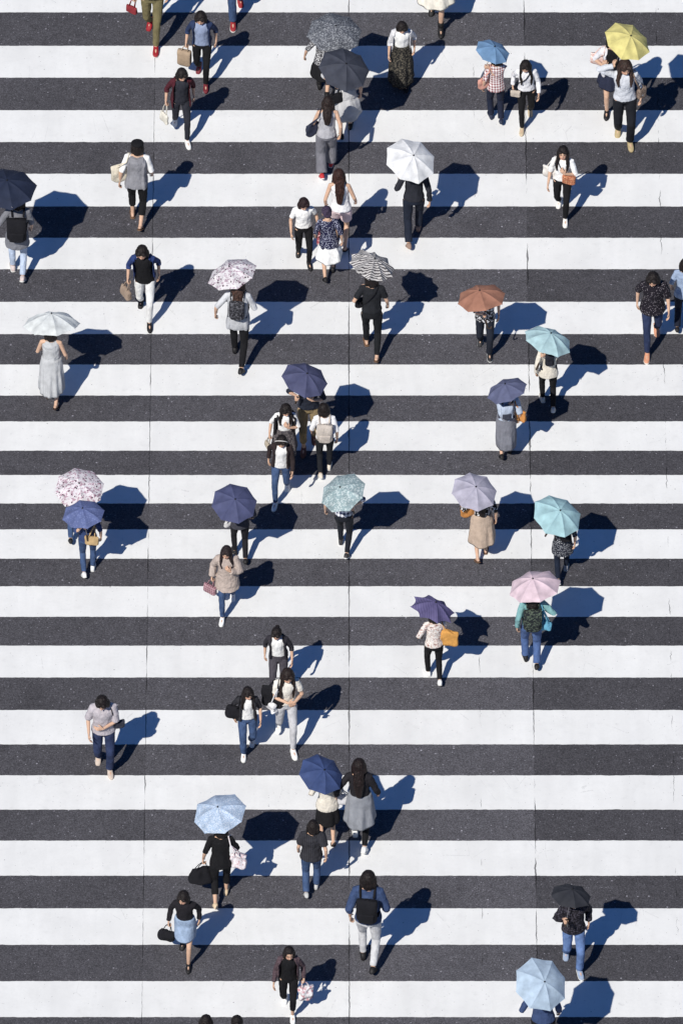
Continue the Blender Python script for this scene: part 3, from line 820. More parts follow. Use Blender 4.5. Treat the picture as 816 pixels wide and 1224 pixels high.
def bag(kind, d, side, mat, label, where='hand', sc=1.0, rz=25, strapc=None, off=(0, 0, 0), name=None, cat='bag', pat2=None, round_=False):
    T = d.get('d', 'T') == 'T'; s = side if T else -side; M = d['M']; P = d['P']; off = V((off[0]*(1 if T else -1), off[1], off[2]))
    strap_m = strapc or mat
    def root_at(p, rot=0):
        o = bpy.data.objects.new(name or kind, None); COL.objects.link(o); o.empty_display_size = .1
        o.matrix_world = M @ Matrix.Translation(p) @ Matrix.Rotation(R(rot), 4, 'Z')
        return tag(o, label, cat, 'bags carried across the road')
    if kind in ('tote_bag', 'plastic_bag', 'paper_bag', 'handbag', 'duffel_bag'):
        w, dp, h, hl, cr, e = {'tote_bag': (.30, .085, .32, .20, .012, .5), 'plastic_bag': (.25, .14, .27, .12, .03, .7), 'paper_bag': (.24, .11, .33, .10, .003, .35),
                               'handbag': (.25, .10, .18, .13, .006, .5), 'duffel_bag': (.40, .22, .24, .10, .012, .6)}[kind]
        w, dp, h = w*sc, dp*sc, h*sc
        if where == 'hand':
            W = d['arms'][s][2]; dd = d['arms'][s][3].normalized()
            g_ = W+dd*.085+V((-s*.012, 0, 0))
            if kind == 'duffel_bag': hl = .08
            base = V((g_.x+s*.035, g_.y, g_.z-hl-h))+off; ht = g_.z-base.z
        else:
            base = P(s*.235, .02, .97-h*.55)+off; ht = None
        root = root_at(base, rz*s)
        if kind == 'duffel_bag':
            q = MB(); q.tube([(-w*.42, 0, h*.48), (-w*.2, 0, h*.5), (w*.2, 0, h*.5), (w*.42, 0, h*.48)], [h*.46, h*.5, h*.5, h*.46], 28)
            for i, p in enumerate(q.v): q.v[i] = V((p.x, p.y*.9, p.z))*(1+.04*noise.noise(p*9))
        elif round_:
            q = soft(w, dp*1.3, h, .95, .45, .12, .02, base.x, 16)
            for i, p in enumerate(q.v): q.v[i] = V((p.x*(.72+.42*math.sin(math.pi*min(p.z/h*.9+.12, 1))), p.y, p.z))
        else: q = soft(w, dp, h, e, .55 if kind != 'paper_bag' else 1.0, .05, cr, base.x)
        obj('bag_body', q, mat, root)
        if where == 'hand':
            gl = Matrix.Rotation(-R(rz*s), 3, 'Z') @ (g_-base)
            for yy in (-.25, .25):
                q = MB(); A = V((-w*.24, dp*yy, h*.93)); B = V((w*.24, dp*yy, h*.93))
                tp = V((gl.x, gl.y, gl.z+.006))
                q.tube([A, A.lerp(tp, .6)+V((-.02, 0, .01)), tp+V((-.018, yy*.02, 0)), tp+V((.018, yy*.02, 0)), B.lerp(tp, .6)+V((.02, 0, .01)), B], .0065, 8)
                obj('handle', q, strap_m, root)
        else:
            Ri = Matrix.Rotation(-R(rz*s), 3, 'Z')
            for yy in (-.3, .3):
                q = MB(); sh = Ri @ (P(s*.115, .02, 1.376)-base); A = V((-w*.22, dp*yy, h*.93)); B = V((w*.22, dp*yy, h*.93))
                f_ = Ri @ (P(s*.150, -.100, 1.28)-base); b_ = Ri @ (P(s*.150, .118, 1.28)-base)
                front, back = (A, B) if (A-f_).length < (B-f_).length else (B, A)
                q.tube([front, front.lerp(f_, .6), f_, sh+V((0, 0, .0)), b_, back.lerp(b_, .6), back], .0095, 8)
                obj('strap', q, strap_m, root)
    elif kind == 'backpack':
        w, dp, h = .27*sc, .13*sc, .38*sc
        rx, ry, cy = tor(1.15); base = P(0, cy+ry+.03+dp/2, 1.33-h)+off
        root = root_at(base)
        obj('bag_body', soft(w, dp, h, .55, .8, .06, .008, base.x+3), mat, root)
        q = soft(w*.74, .05, h*.42, .5, .8, .06, .004, 1)
        for i, p in enumerate(q.v): q.v[i] = p+V((0, dp*.52, .03))
        obj('pocket', q, pat2 or strap_m, root)
        q = MB(); q.tube([(-.03, 0, h*.97), (-.02, .01, h+.035), (.02, .01, h+.035), (.03, 0, h*.97)], .006, 8); obj('handle', q, strap_m, root)
        for sd in (-1, 1):
            q = MB(); pts = [P(sd*.085, cy+ry+.03, 1.29), P(sd*.092, .085, 1.355), P(sd*.095, .02, 1.388), P(sd*.098, -.072, 1.34), P(sd*.102, -.132, 1.25), P(sd*.115, -.135, 1.14), P(sd*.145, -.07, 1.02), P(sd*.13, .10, .98)]
            q.tube([p-base for p in pts], .0155, 10, flat=.45, hint=(0, 0, 1)); obj('strap', q, strap_m, root)
    elif kind in ('crossbody_bag', 'shoulder_bag'):
        w, dp, h = .23*sc, .09*sc, .17*sc
        cross = kind == 'crossbody_bag'
        fwd = off.y; base = P(s*.16, -.10, .93-h*.5)+off if cross else P(s*.225, -.01, .92-h*.5)+off
        root = root_at(base, rz*s)
        obj('bag_body', soft(w, dp, h, .55, .75, .06, .006, base.x), mat, root)
        Ri = Matrix.Rotation(-R(rz*s), 3, 'Z')
        q = MB(); gg = .036
        ss = -s if cross else s
        pts = []
        attach = base+V((0, 0, h*.9))
        for i in range(9):
            f = i/8; z = .98+(1.36-.98)*f
            xx = attach.x+(ss*.085-attach.x)*f if cross else s*(.19-.08*f)
            rx, ry, cy = tor(z); yy = math.sqrt(max(0, 1-min(abs(xx)/(rx+gg), .97)**2))
            pts.append(P(xx, cy-(ry+gg)*yy, z))
        bk_ = []
        for p, i in zip(pts, range(9)):
            f = i/8; z = .98+(1.36-.98)*f; rx, ry, cy = tor(z)
            xx = attach.x+(ss*.085-attach.x)*f if cross else s*(.19-.08*f)
            yy = math.sqrt(max(0, 1-min(abs(xx)/(rx+gg), .97)**2)); bk_.append(P(xx, cy+(ry+gg)*yy, z))
        topp = P(ss*.092, .012, 1.392)
        path = [attach+V((-.03*s, 0, 0))]+pts+[topp]+bk_[::-1]+[attach+V((.03*s, .02, 0))]
        q.tube([Ri @ (p-base) for p in path], .010, 8, flat=.5); obj('strap', q, strap_m, root)
        q = soft(w*.96, dp*.5, h*.5, .5, 1, .02, .002, 2)
        for i, p in enumerate(q.v): q.v[i] = p+V((0, -dp*.34, h*.48))
        obj('flap', q, pat2 or mat, root)
    return root
def phone(d, side, label):
    T = d.get('d', 'T') == 'T'; s = side if T else -side; S, E, W, dd, n, hint, curl, mode = d['arms'][s]
    dd = dd.normalized(); n = (n-dd*n.dot(dd)).normalized(); l = dd.cross(n)
    o = bpy.data.objects.new('phone', None); COL.objects.link(o)
    c = W+dd*.10+n*.026
    o.matrix_world = d['M'] @ Matrix.Translation(c) @ Matrix((l, dd, n)).transposed().to_4x4()
    tag(o, label, 'phone')
    q = MB(); q.rings([[V((x*.036, y_*.074, z)) for x, y_ in ((-1, -.9), (-.85, -1), (.85, -1), (1, -.9), (1, .9), (.85, 1), (-.85, 1), (-1, .9))] for z in (-.004, .004)]); obj('case', q, plain('phone_case', (40, 40, 45), .4, .5), o, sm=False)
    q = MB(); q.rings([[V((x*.033, y_*.070, z)) for x, y_ in ((-1, -1), (1, -1), (1, 1), (-1, 1))] for z in (.0041, .005)]); obj('screen', q, plain('phone_screen', (15, 18, 25), .12, .6), o, sm=False)
# ------------------------------------------------------------------ who walks where
F_ = fabric
BLK = (24, 24, 28); NVY = (30, 36, 62); WHT = (238, 238, 238); CRM = (226, 220, 206); GRY = (150, 150, 154); LGR = (196, 196, 200)
jean = F_((54, 80, 122), 'denim', fold=.8); djean = F_((34, 48, 84), 'denim', fold=.8); ljean = F_((128, 156, 196), 'denim', fold=.8)
blk = F_(BLK); blk2 = F_((36, 36, 42)); nvy = F_(NVY); wht = F_(WHT); crm = F_(CRM); gry = F_(GRY); lgr = F_(LGR)
def can(c, pat=None, c2=(240, 240, 240), c3=None, sc=1.0, trans=.08): return fabric(c, pat, c2, c3, sc, .22, .75, trans)
W_ = dict(k='sneaker', c=(236, 236, 236)); B_ = dict(k='boot', c=(26, 25, 27)); BS = dict(k='flat', c=(28, 27, 30)); SD = dict(k='sandal', c=(60, 45, 40)); SDT = dict(k='sandal', c=(108, 82, 64))
PEOPLE = [
 # top of the picture
 dict(x=183, f=66, a=.24, s=1, H=1.62, d='T', label='person cut off by the top edge in olive trousers and red shoes', top=dict(k='tee', m=blk, hem=.86), bot=dict(k='slim', m=F_((122, 112, 72))), shoe=dict(k='sneaker', c=(150, 30, 40), sc=(190, 180, 180)), aL='bag', aR='down', hair='bob'),
 dict(x=242, t=12, f=112, a=.20, s=1, d='T', bow=24, label='person in navy cardigan over pale blue patterned blouse, carrying a paper bag', hair='bob', top=dict(k='jacket', m=F_((40, 58, 98)), inner=F_((168, 182, 212), 'lines', (120, 140, 185), sc=3), gap=.06, sl=1.3, ihem=.86, hem=.88), bot=dict(k='slim', m=blk), shoe=dict(k='flat', c=(110, 35, 45)), aL='bag', aR='down', yaw=-6),
 dict(x=283, f=36, a=.22, s=-1, H=1.6, d='T', label='person at the top edge of whom only blue jeans and red shoes show', top=dict(k='tee', m=wht), bot=dict(k='straight', m=jean), shoe=dict(k='sneaker', c=(150, 45, 50)), hair='bob'),
 dict(x=217, t=80, f=181, a=.26, s=1, d='T', bow=26, label='person in burgundy open jacket over a dark jumpsuit and white shoes', hair='bob', top=dict(k='jacket', m=F_((86, 28, 42)), inner=F_((48, 50, 60)), gap=.07, hem=.74, sl=1.5), bot=dict(k='slim', m=F_((44, 46, 56))), shoe=W_, aL='bag', aR='down'),
 dict(x=521, f=44, a=.2, s=1, H=1.6, d='T', label='person at the top edge showing bare legs and black ankle boots', top=dict(k='tee', m=crm), bot=dict(k='skirt', m=crm, hem=.55), shoe=B_, hair='bob'),
 dict(x=386, f=124, a=.20, s=1, H=1.56, d='A', label='person in a short black dress and ankle boots under the patterned grey umbrella', hair='bob', top=dict(k='half', m=F_((60, 60, 66), 'petals', (200, 200, 205))), bot=dict(k='skirt', m=blk, hem=.56, fl=.04, pl=5), shoe=B_, aL='out', aR='down',
      u=dict(px=(400, 40, 67, .61), m=can((84, 88, 98), 'petals', (150, 154, 162), sc=1.3), label='dark grey umbrella with a fine pale pattern, behind the plain charcoal one', roll=4, side=1)),
 dict(x=413, f=166, a=.14, s=-1, H=1.50, d='A', label='person in a long light grey dress under the plain charcoal umbrella', hair='bob', top=dict(k='half', m=F_((190, 190, 194))), bot=dict(k='skirt', m=F_((186, 186, 190)), hem=.48, fl=.06, pl=7), shoe=BS, aR='down', aL='bag',
      u=dict(px=(411, 83, 62, .76), m=can((66, 70, 84)), label='plain charcoal umbrella beside the woman in white top and long patterned skirt', roll=-6, spin=4)),
 dict(x=479, t=33, f=112, a=.12, s=1, d='T', bow=38, label='person in white top, pale cardigan and long dark patterned skirt, head bowed', hair='bob', top=dict(k='jacket', m=F_((206, 206, 212)), inner=wht, gap=.085, sl=1.4, hem=.86, ihem=.9), bot=dict(k='skirt', m=F_((34, 33, 34), 'floral', (96, 90, 78), sc=1.1), hem=.14, fl=.05, pl=8, amp=.08), shoe=BS, aL='down', aR='down'),
 dict(x=390, t=120, f=214, a=.17, s=-1, d='A', bow=14, label='person in sleeveless light grey top and grey trousers walking up the crossing', hair='halflong', hc=(38, 28, 26), top=dict(k='none', m=F_((176, 176, 184)), hem=.84), bot=dict(k='wide', m=F_((118, 118, 128))), shoe=dict(k='sneaker', c=(186, 50, 56), sc=(225, 215, 215)), aL='down', aR='down'),
 dict(x=407, t=207, f=300, a=.12, s=1, d='A', bow=12, label='person with long brown hair in a white sleeveless top and pale pink shorts', hair='long', hc=(52, 31, 27), top=dict(k='none', m=F_((236, 236, 242)), hem=.84, fl=.06), bot=dict(k='shorts', m=F_((226, 200, 206))), shoe=SD),
 dict(x=363, t=236, f=326, a=.15, s=1, d='T', bow=28, label='person in white puff sleeve T-shirt and black trousers carrying a red patterned parcel', hair='bob', hc=(36, 22, 24), top=dict(k='half', m=wht, hem=.90, sl=.95), bot=dict(k='slim', m=blk), shoe=BS, aL='down', aR='bag'),
 dict(x=393, t=257, f=338, a=.15, s=-1, d='A', bow=30, label='person with bowed head in navy blouse with white specks and a white skirt', hair='bun', hc=(60, 50, 70), top=dict(k='half', m=F_((36, 38, 74), 'dots', (190, 195, 220), sc=1.25), hem=.74, fl=.05), bot=dict(k='skirt', m=wht, hem=.52, fl=.06, pl=6), shoe=BS),
 dict(x=494, f=297, a=.22, s=-1, H=1.6, d='A', label='person in a dark navy outfit under the plain white umbrella', hair='bob', top=dict(k='long', m=F_((42, 44, 54)), hem=.86), bot=dict(k='straight', m=F_((32, 40, 58))), shoe=dict(k='flat', c=(150, 125, 112)), aL='down', aR='down',
      u=dict(px=(490, 192, 62, .83), m=can((244, 245, 247), trans=.22), label='plain white umbrella over a person in dark navy', spin=20)),
 dict(x=592, f=149, a=.10, s=1, H=1.50, d='A', label='person in red and white checked shirt and navy trousers under the small blue umbrella', hair='bob', top=dict(k='half', m=F_((150, 66, 72), 'plaid', (232, 226, 228), sc=1.2)), bot=dict(k='straight', m=F_((30, 38, 62))), shoe=dict(k='flat', c=(40, 48, 70)), aL='down', aR='down',
      u=dict(px=(588, 62, 43, .66), m=can((110, 156, 202)), label='small sky blue umbrella over the red checked shirt', hcol=(80, 90, 110))),
 dict(x=628, t=70, f=165, a=.22, s=-1, d='T', bow=30, hyaw=-12, label='person with long hair in white blouse and black trousers with a thin dark strap', hair='long', top=dict(k='long', m=F_((228, 228, 234)), hem=.88), bot=dict(k='slim', m=blk), shoe=dict(k='flat', c=(196, 178, 150)), aL='down', aR='down'),
 dict(x=745, f=180, a=.12, s=1, H=1.66, d='T', bow=20, label='person in pale grey shirt and black trousers facing down under the yellow umbrella', hair='halflong', hc=(50, 36, 32), top=dict(k='long', m=F_((208, 212, 222)), hem=.84), bot=dict(k='straight', m=F_((26, 28, 36))), shoe=dict(k='flat', c=(176, 158, 120)), aL='down', aR='down',
      u=dict(face=1, px=(749, 50, 58, .78), m=can((236, 222, 120)), label='yellow umbrella at the upper right', roll=14, spin=30)),
 dict(x=730, f=143, a=.10, s=-1, H=1.50, d='T', label='person in black and white half hidden at the left side of the yellow umbrella', hair='bob', top=dict(k='jacket', m=F_((216, 216, 224)), inner=blk, gap=.05, sl=1.2), bot=dict(k='skirt', m=F_((40, 46, 70)), hem=.6, fl=.05), shoe=BS, aL='strap', aR='down'),
 dict(x=671, t=176, f=273, a=.20, s=1, d='T', bow=-8, label='person looking up in white T-shirt and black trousers with an orange flowered bag', hair='halflong', top=dict(k='half', m=wht, hem=.88), bot=dict(k='slim', m=blk), shoe=dict(k='sneaker', c=(232, 228, 224)), aL='down', aR='chest', yaw=-8),
 dict(x=164, t=172, f=274, a=.15, s=1, d='A', bow=10, label='person in a dark beret, grey waistcoat over white shirt and slim black trousers', hair='bob', hat=('beret', (26, 26, 30)), hs=1.0, top=dict(k='vest', m=F_((138, 138, 146)), inner=wht, isl=1.1, hem=.80), bot=dict(k='crop', m=blk), shoe=SDT, aL='down', aR='down'),
 dict(x=22, f=336, a=.14, s=1, H=1.58, d='A', label='person in grey tunic and pale jeans under the big navy umbrella at the left edge', hair='bob', top=dict(k='half', m=F_((120, 122, 132)), hem=.66, fl=.06), bot=dict(k='slim', m=F_((164, 180, 206), 'denim')), shoe=dict(k='sneaker', c=(205, 190, 188)), aL='down', aR='down',
      u=dict(px=(9, 226, 72, .70), m=can((40, 50, 76)), label='dark navy umbrella cut by the left edge', rs=1.0)),
 dict(x=174, t=291, f=398, a=.24, s=1, d='T', bow=30, label='person with glossy black hair in bright navy jacket over black top and white trousers', hair='bob', top=dict(k='jacket', m=F_((38, 62, 122)), inner=blk, gap=.085, hem=.84, ihem=.80, sl=1.5), bot=dict(k='slim', m=F_((222, 222, 222))), shoe=BS, aL='bag', aR='down'),
 dict(x=285, f=446, a=.24, s=1, H=1.62, d='A', label='person in grey waistcoat and black trousers under the round white umbrella with flowers', hair='long', hc=(62, 44, 38), top=dict(k='vest', m=F_((176, 178, 184)), inner=F_((196, 198, 204)), isl=1.1, hem=.76), bot=dict(k='slim', m=blk), shoe=BS, aL='out', aR='down',
      u=dict(px=(278, 328, 60, .67), m=can((226, 222, 226), 'floral', (186, 160, 178), (92, 74, 84), .8, .15), label='white umbrella with mauve flower print over the grey waistcoat', side=1)),
 dict(x=63, f=489, a=.15, s=1, H=1.58, d='A', label='person in a long light grey pleated dress under the translucent white umbrella', hair='bob', top=dict(k='none', m=F_((186, 188, 192)), hem=.92), bot=dict(k='skirt', m=F_((184, 186, 190)), hem=.36, fl=.03, pl=13, amp=.05), shoe=SD, aL='bag', aR='down',
      u=dict(px=(62, 388, 68, .40), m=can((240, 245, 244), trans=.3), label='pale translucent umbrella at the left over the pleated dress')),
 dict(x=444, f=432, a=.20, s=1, H=1.62, d='A', label='person dressed all in black under the black and white wavy striped umbrella', hair='bob', top=dict(k='tee', m=F_((34, 36, 42)), hem=.90), bot=dict(k='slim', m=F_((26, 28, 33))), shoe=SDT, aL='down', aR='down',
      u=dict(px=(444, 318, 57, .50), m=can((206, 202, 200), 'zebra', (84, 80, 84), sc=1.7), label='umbrella with black and white wavy stripes and a ruffled edge', scallop=.92, flap=-.03, n=10)),
 dict(x=579, f=434, a=.16, s=1, H=1.56, d='T', bow=25, label='person in black and white blotched blouse and dark trousers under the brown umbrella', hair='bob', top=dict(k='half', m=F_((30, 30, 38), 'floral', (214, 214, 220), sc=.8), hem=.80, g=.03), bot=dict(k='straight', m=F_((30, 36, 50))), shoe=dict(k='sneaker', c=(40, 40, 44), sc=(200, 200, 200)), aL='down', aR='down',
      u=dict(px=(575, 357, 58, .58), m=can((176, 118, 92)), label='plain copper brown umbrella with a crook handle', crook=True, roll=-4)),
 dict(x=654, f=494, a=.16, s=1, H=1.55, d='A', label='person in cream jacket and black trousers under a light turquoise umbrella', hair='halflong', top=dict(k='long', m=F_((216, 208, 194)), hem=.78, fl=.06), bot=dict(k='slim', m=blk), shoe=dict(k='sneaker', c=(214, 205, 195)), aL='down', aR='down',
      u=dict(px=(654, 408, 59, .56), m=can((178, 216, 222)), label='light turquoise umbrella held over a cream jacket', spin=25)),
 dict(x=604, f=549, a=.10, s=-1, H=1.50, d='A', label='person in pale blue blouse and long grey skirt under the slate blue umbrella', hair='bob', top=dict(k='half', m=F_((178, 192, 214)), hem=.92, g=.03), bot=dict(k='skirt', m=F_((122, 124, 136)), hem=.30, fl=.0, pl=7, amp=.04), shoe=BS, aL='down', aR='down',
      u=dict(px=(606, 467, 49, .57), m=can((98, 104, 140)), label='small slate blue umbrella over the long grey skirt', roll=2)),
 dict(x=778, t=322, f=434, a=.26, s=-1, d='T', bow=34, label='person in wide black blouse with pale specks, blue jeans and orange shoes', hair='bob', fringe=True, top=dict(k='half', m=F_((26, 23, 32), 'floral', (44, 38, 50), (150, 142, 150), 1.9), hem=.76, fl=.06, g=.03), bot=dict(k='slim', m=djean), shoe=dict(k='sneaker', c=(206, 146, 116), sc=(225, 215, 205)), aL='down', aR='down'),
 dict(x=815, t=318, f=398, a=.12, s=-1, d='A', label='person in pale blue shirt cut by the right edge', hair='bob', top=dict(k='half', m=F_((150, 172, 206))), bot=dict(k='straight', m=F_((28, 34, 52))), shoe=BS),
 # middle
 dict(x=369, f=546, a=.10, s=-1, H=1.52, d='T', label='person in dark clothes hidden beneath the navy umbrella, both hands raised', hair='bob', top=dict(k='half', m=F_((40, 46, 62)), hem=.86), bot=dict(k='crop', m=F_((150, 128, 88))), shoe=dict(k='flat', c=(110, 70, 60)), aL='chest', aR='chest',
      u=dict(px=(364, 454, 56, .74), m=can((82, 86, 124)), label='navy blue umbrella above the two women with black hair', spin=0, roll=3)),
 dict(x=340, t=481, f=572, a=.14, s=1, d='T', bow=30, hyaw=10, label='person with tousled black hair in white top with black bow and dark patterned skirt', hair='halflong', top=dict(k='vest', m=F_((32, 30, 34)), inner=wht, isl=1.0, gap=.10, hem=.90, ihem=.90), bot=dict(k='skirt', m=F_((70, 66, 72), 'floral', (120, 112, 112), sc=1.2), hem=.44, fl=.05), shoe=BS, aL='bag', aR='chest'),
 dict(x=388, t=498, f=572, a=.13, s=-1, d='A', bow=16, label='person in white T-shirt and black trousers walking up with a beige rucksack', hair='bob', top=dict(k='half', m=F_((232, 232, 236)), hem=.88), bot=dict(k='slim', m=F_((28, 30, 36))), shoe=dict(k='sneaker', c=(220, 210, 196)), aL='down', aR='down'),
 dict(x=336, t=537, f=614, a=.22, s=-1, d='T', bow=30, hat=('band', (222, 218, 214)), label='person with white hair band in dark brown jacket, white shirt and blue jeans', hair='bob', top=dict(k='jacket', m=F_((48, 38, 40)), inner=wht, gap=.05, hem=.84, ihem=.82), bot=dict(k='slim', m=jean), shoe=W_, aL='down', aR='down'),
 dict(x=411, f=668, a=.18, s=1, H=1.55, d='A', label='person in navy and white checked shirt under the grey green mottled umbrella', hair='halflong', hc=(66, 46, 40), top=dict(k='half', m=F_((40, 50, 96), 'plaid', (226, 228, 236), sc=.9), hem=.90), bot=dict(k='slim', m=F_((28, 32, 42))), shoe=dict(k='sneaker', c=(50, 50, 54), sc=(220, 220, 220)), aL='out', aR='down',
      u=dict(px=(410, 589, 56, .76), m=can((142, 168, 174), 'petals', (190, 206, 208), sc=.9), label='grey green umbrella with pale mottled print', spin=15)),
 dict(x=91, f=650, a=.10, s=-1, H=1.52, d='A', label='person mostly hidden behind the blue umbrella, under the flowered white one at the left', hair='bob', top=dict(k='half', m=F_((222, 178, 170)), hem=.86), bot=dict(k='slim', m=jean), shoe=BS,
      u=dict(px=(95, 584, 58, .71), m=can((226, 220, 226), 'floral', (190, 150, 170), (84, 62, 76), .9, .15), label='flowered pink white umbrella directly behind the medium blue one')),
 dict(x=106, f=690, a=.10, s=-1, H=1.55, d='A', label='person in blue denim with white shoes and a tan bag under the medium blue umbrella', hair='bob', top=dict(k='half', m=F_((48, 70, 120)), hem=.84), bot=dict(k='slim', m=jean), shoe=W_, aL='out', aR='down',
      u=dict(px=(100, 615, 49, .50), m=can((96, 112, 168), 'dots', (116, 130, 184)), label='medium blue umbrella in front of the flowered one')),
 dict(x=287, f=675, a=.14, s=1, H=1.56, d='A', label='person in charcoal jacket and black trousers walking just behind the beige coat', hair='bob', top=dict(k='long', m=F_((62, 62, 72)), hem=.80), bot=dict(k='slim', m=F_((32, 32, 38))), shoe=BS, aL='down', aR='down',
      u=dict(px=(280, 602, 54, .75), m=can((80, 86, 128)), label='dark blue umbrella above the woman in the beige coat')),
 dict(x=272, t=659, f=752, a=.28, s=-1, d='T', bow=16, label='person in loose beige coat, blue jeans and white shoes with one hand raised', hair='halflong', hc=(36, 26, 28), top=dict(k='long', m=F_((184, 166, 156)), hem=.62, g=.034, fl=.07, name='coat'), bot=dict(k='slim', m=jean), shoe=W_, aL='bag', aR='chest'),
 dict(x=575, f=672, a=.12, s=-1, H=1.52, d='A', label='person in black and white printed blouse and beige skirt under the lilac grey umbrella', hair='long', top=dict(k='half', m=F_((30, 30, 34), 'floral', (220, 220, 224), sc=.8), hem=.90), bot=dict(k='skirt', m=F_((190, 166, 146)), hem=.46, fl=.05, pl=6), shoe=SDT, aL='down', aR='down',
      u=dict(px=(566, 588, 54, .68), m=can((178, 174, 194)), label='lilac grey umbrella with an orange bag showing beneath it')),
 dict(x=671, f=700, a=.20, s=-1, H=1.55, d='A', label='person in dark spotted blouse and black trousers under the turquoise umbrella at the right', hair='bob', top=dict(k='half', m=F_((44, 48, 60), 'dots', (170, 172, 180), sc=1.3), hem=.64, fl=.07), bot=dict(k='slim', m=F_((26, 36, 56))), shoe=dict(k='sneaker', c=(150, 150, 155)), aL='down', aR='down',
      u=dict(px=(665, 617, 60, .66), m=can((164, 210, 218)), label='turquoise umbrella above and behind the pink one', spin=18)),
 dict(x=634, f=800, a=.12, s=1, H=1.62, d='A', label='person in teal shirt and wide blue jeans under the pale pink umbrella', hair='halflong', top=dict(k='long', m=F_((116, 174, 178)), hem=.90), bot=dict(k='straight', m=F_((66, 96, 150), 'denim')), shoe=BS, aL='down', aR='down',
      u=dict(px=(639, 702, 62, .60), m=can((224, 196, 208)), label='plain pale pink umbrella over a teal shirt', roll=6)),
 dict(x=518, f=820, a=.14, s=1, H=1.54, d='A', label='person in flowered white blouse, slim black trousers and white shoes under the purple umbrella', hair='bob', top=dict(k='half', m=F_((226, 218, 212), 'floral', (200, 170, 160), (150, 90, 90), 1.0), hem=.86), bot=dict(k='slim', m=blk), shoe=W_, aL='down', aR='down',
      u=dict(px=(517, 729, 55, .56), m=can((110, 102, 152), 'lines', (94, 86, 136)), label='purple umbrella with pointed star shaped edge', scallop=.86, flap=.03, n=8)),
 # lower part
 dict(x=333, t=751, f=838, a=.12, s=-1, d='T', bow=34, label='person in open dark grey jacket over white shirt, behind the woman with crossed arms', hair='bun', top=dict(k='jacket', m=F_((48, 46, 54)), inner=wht, gap=.055, sl=1.35, ihem=.92, hem=.86), bot=dict(k='straight', m=F_((78, 74, 84))), shoe=W_, aL='down', aR='down', fringe=True),
 dict(x=342, t=797, f=909, a=.26, s=1, d='T', bow=26, label='person with long dark hair, cream top and pale grey trousers, arms crossed over the waist', hair='long', hc=(34, 24, 22), top=dict(k='tee', m=F_((230, 224, 214)), hem=.88), bot=dict(k='slim', m=F_((190, 190, 196))), shoe=W_, aL='cross', aR='front'),
 dict(x=125, t=827, f=931, a=.12, s=1, d='T', bow=44, label='person in mauve grey blouse and dark jeans, head bowed, one arm across', hair='bob', top=dict(k='half', m=F_((184, 176, 184)), hem=.80, g=.028), bot=dict(k='straight', m=djean), shoe=dict(k='flat', c=(200, 184, 172)), aL='down', aR='cross'),
 dict(x=296, t=828, f=912, a=.14, s=-1, d='T', bow=20, hyaw=14, label='person in black waistcoat over white T-shirt and blue jeans with a black shoulder bag', hair='halflong', top=dict(k='jacket', m=F_((46, 46, 52)), inner=wht, gap=.05, sl=1.2, hem=.84, ihem=.86), bot=dict(k='straight', m=jean), shoe=W_, aL='down', aR='down'),
 dict(x=391, f=1012, a=.16, s=1, H=1.52, d='A', label='person in cream blouse and short black skirt with bare legs under the royal blue umbrella', hair='bob', hc=(60, 40, 34), top=dict(k='half', m=F_((222, 214, 200)), hem=.76, fl=.08), bot=dict(k='skirt', m=blk, hem=.52, fl=.02, pl=5), shoe=SDT, aL='down', aR='down',
      u=dict(px=(384, 926, 53, .68), m=can((60, 82, 136)), label='royal blue umbrella beside the woman with very long hair')),
 dict(x=430, t=912, f=1018, a=.18, s=1, d='A', bow=8, label='person with very long dark hair in black top, grey skirt and white shoes', hair='long', hc=(30, 21, 21), top=dict(k='long', m=F_((36, 34, 40)), hem=.90), bot=dict(k='skirt', m=F_((138, 142, 152)), hem=.52, fl=.04, pl=8, amp=.06), legg=blk, shoe=W_, aL='out', aR='down'),
 dict(x=264, f=1086, a=.17, s=-1, H=1.56, d='A', label='person in black top and cropped black trousers under the light blue spotted umbrella', hair='bob', top=dict(k='half', m=blk, hem=.78), bot=dict(k='crop', m=blk), shoe=dict(k='flat', c=(212, 190, 160)), aL='bag', aR='bag',
      u=dict(px=(263, 973, 62, .75), m=can((164, 190, 222), 'petals', (204, 218, 238), sc=1.5), label='light blue umbrella with small pale spots', side=1)),
 dict(x=372, t=985, f=1073, a=.12, s=-1, d='A', bow=10, label='person in quilted black waistcoat and blue jeans walking up the crossing', hair='bob', top=dict(k='tee', m=F_((34, 34, 40), 'lines', (60, 60, 68)), hem=.84, g=.04, fold=.03, sl=.9), bot=dict(k='straight', m=jean), shoe=dict(k='flat', c=(190, 190, 190)), aL='down', aR='down'),
 dict(x=440, t=1035, f=1161, a=.14, s=1, d='A', bow=10, label='person in blue denim shirt, long pale grey trousers and black rucksack', hair='bob', top=dict(k='half', m=F_((48, 70, 112), 'denim'), hem=.84, g=.024, sl=1.3), bot=dict(k='slim', m=F_((196, 196, 200))), shoe=BS, aL='down', aR='down'),
 dict(x=222, t=1064, f=1165, a=.22, s=1, d='T', bow=20, hyaw=-15, label='person in black top, short pale denim skirt and black shoes walking down', hair='bob', top=dict(k='long', m=F_((32, 30, 36)), hem=.92), bot=dict(k='skirt', m=F_((132, 154, 184), 'denim'), hem=.58, fl=.0, pl=4, amp=.02), shoe=BS, aL='bag', aR='down'),
 dict(x=345, t=1131, f=1226, a=.18, s=1, d='T', bow=16, label='person in open purple brown cardigan over black jumpsuit with a white plastic bag', hair='bob', fringe=False, top=dict(k='jacket', m=F_((70, 54, 62), 'knit', (98, 78, 86)), inner=blk, gap=.09, hem=.76, sl=1.94), bot=dict(k='crop', m=blk), shoe=W_, aL='down', aR='bag'),
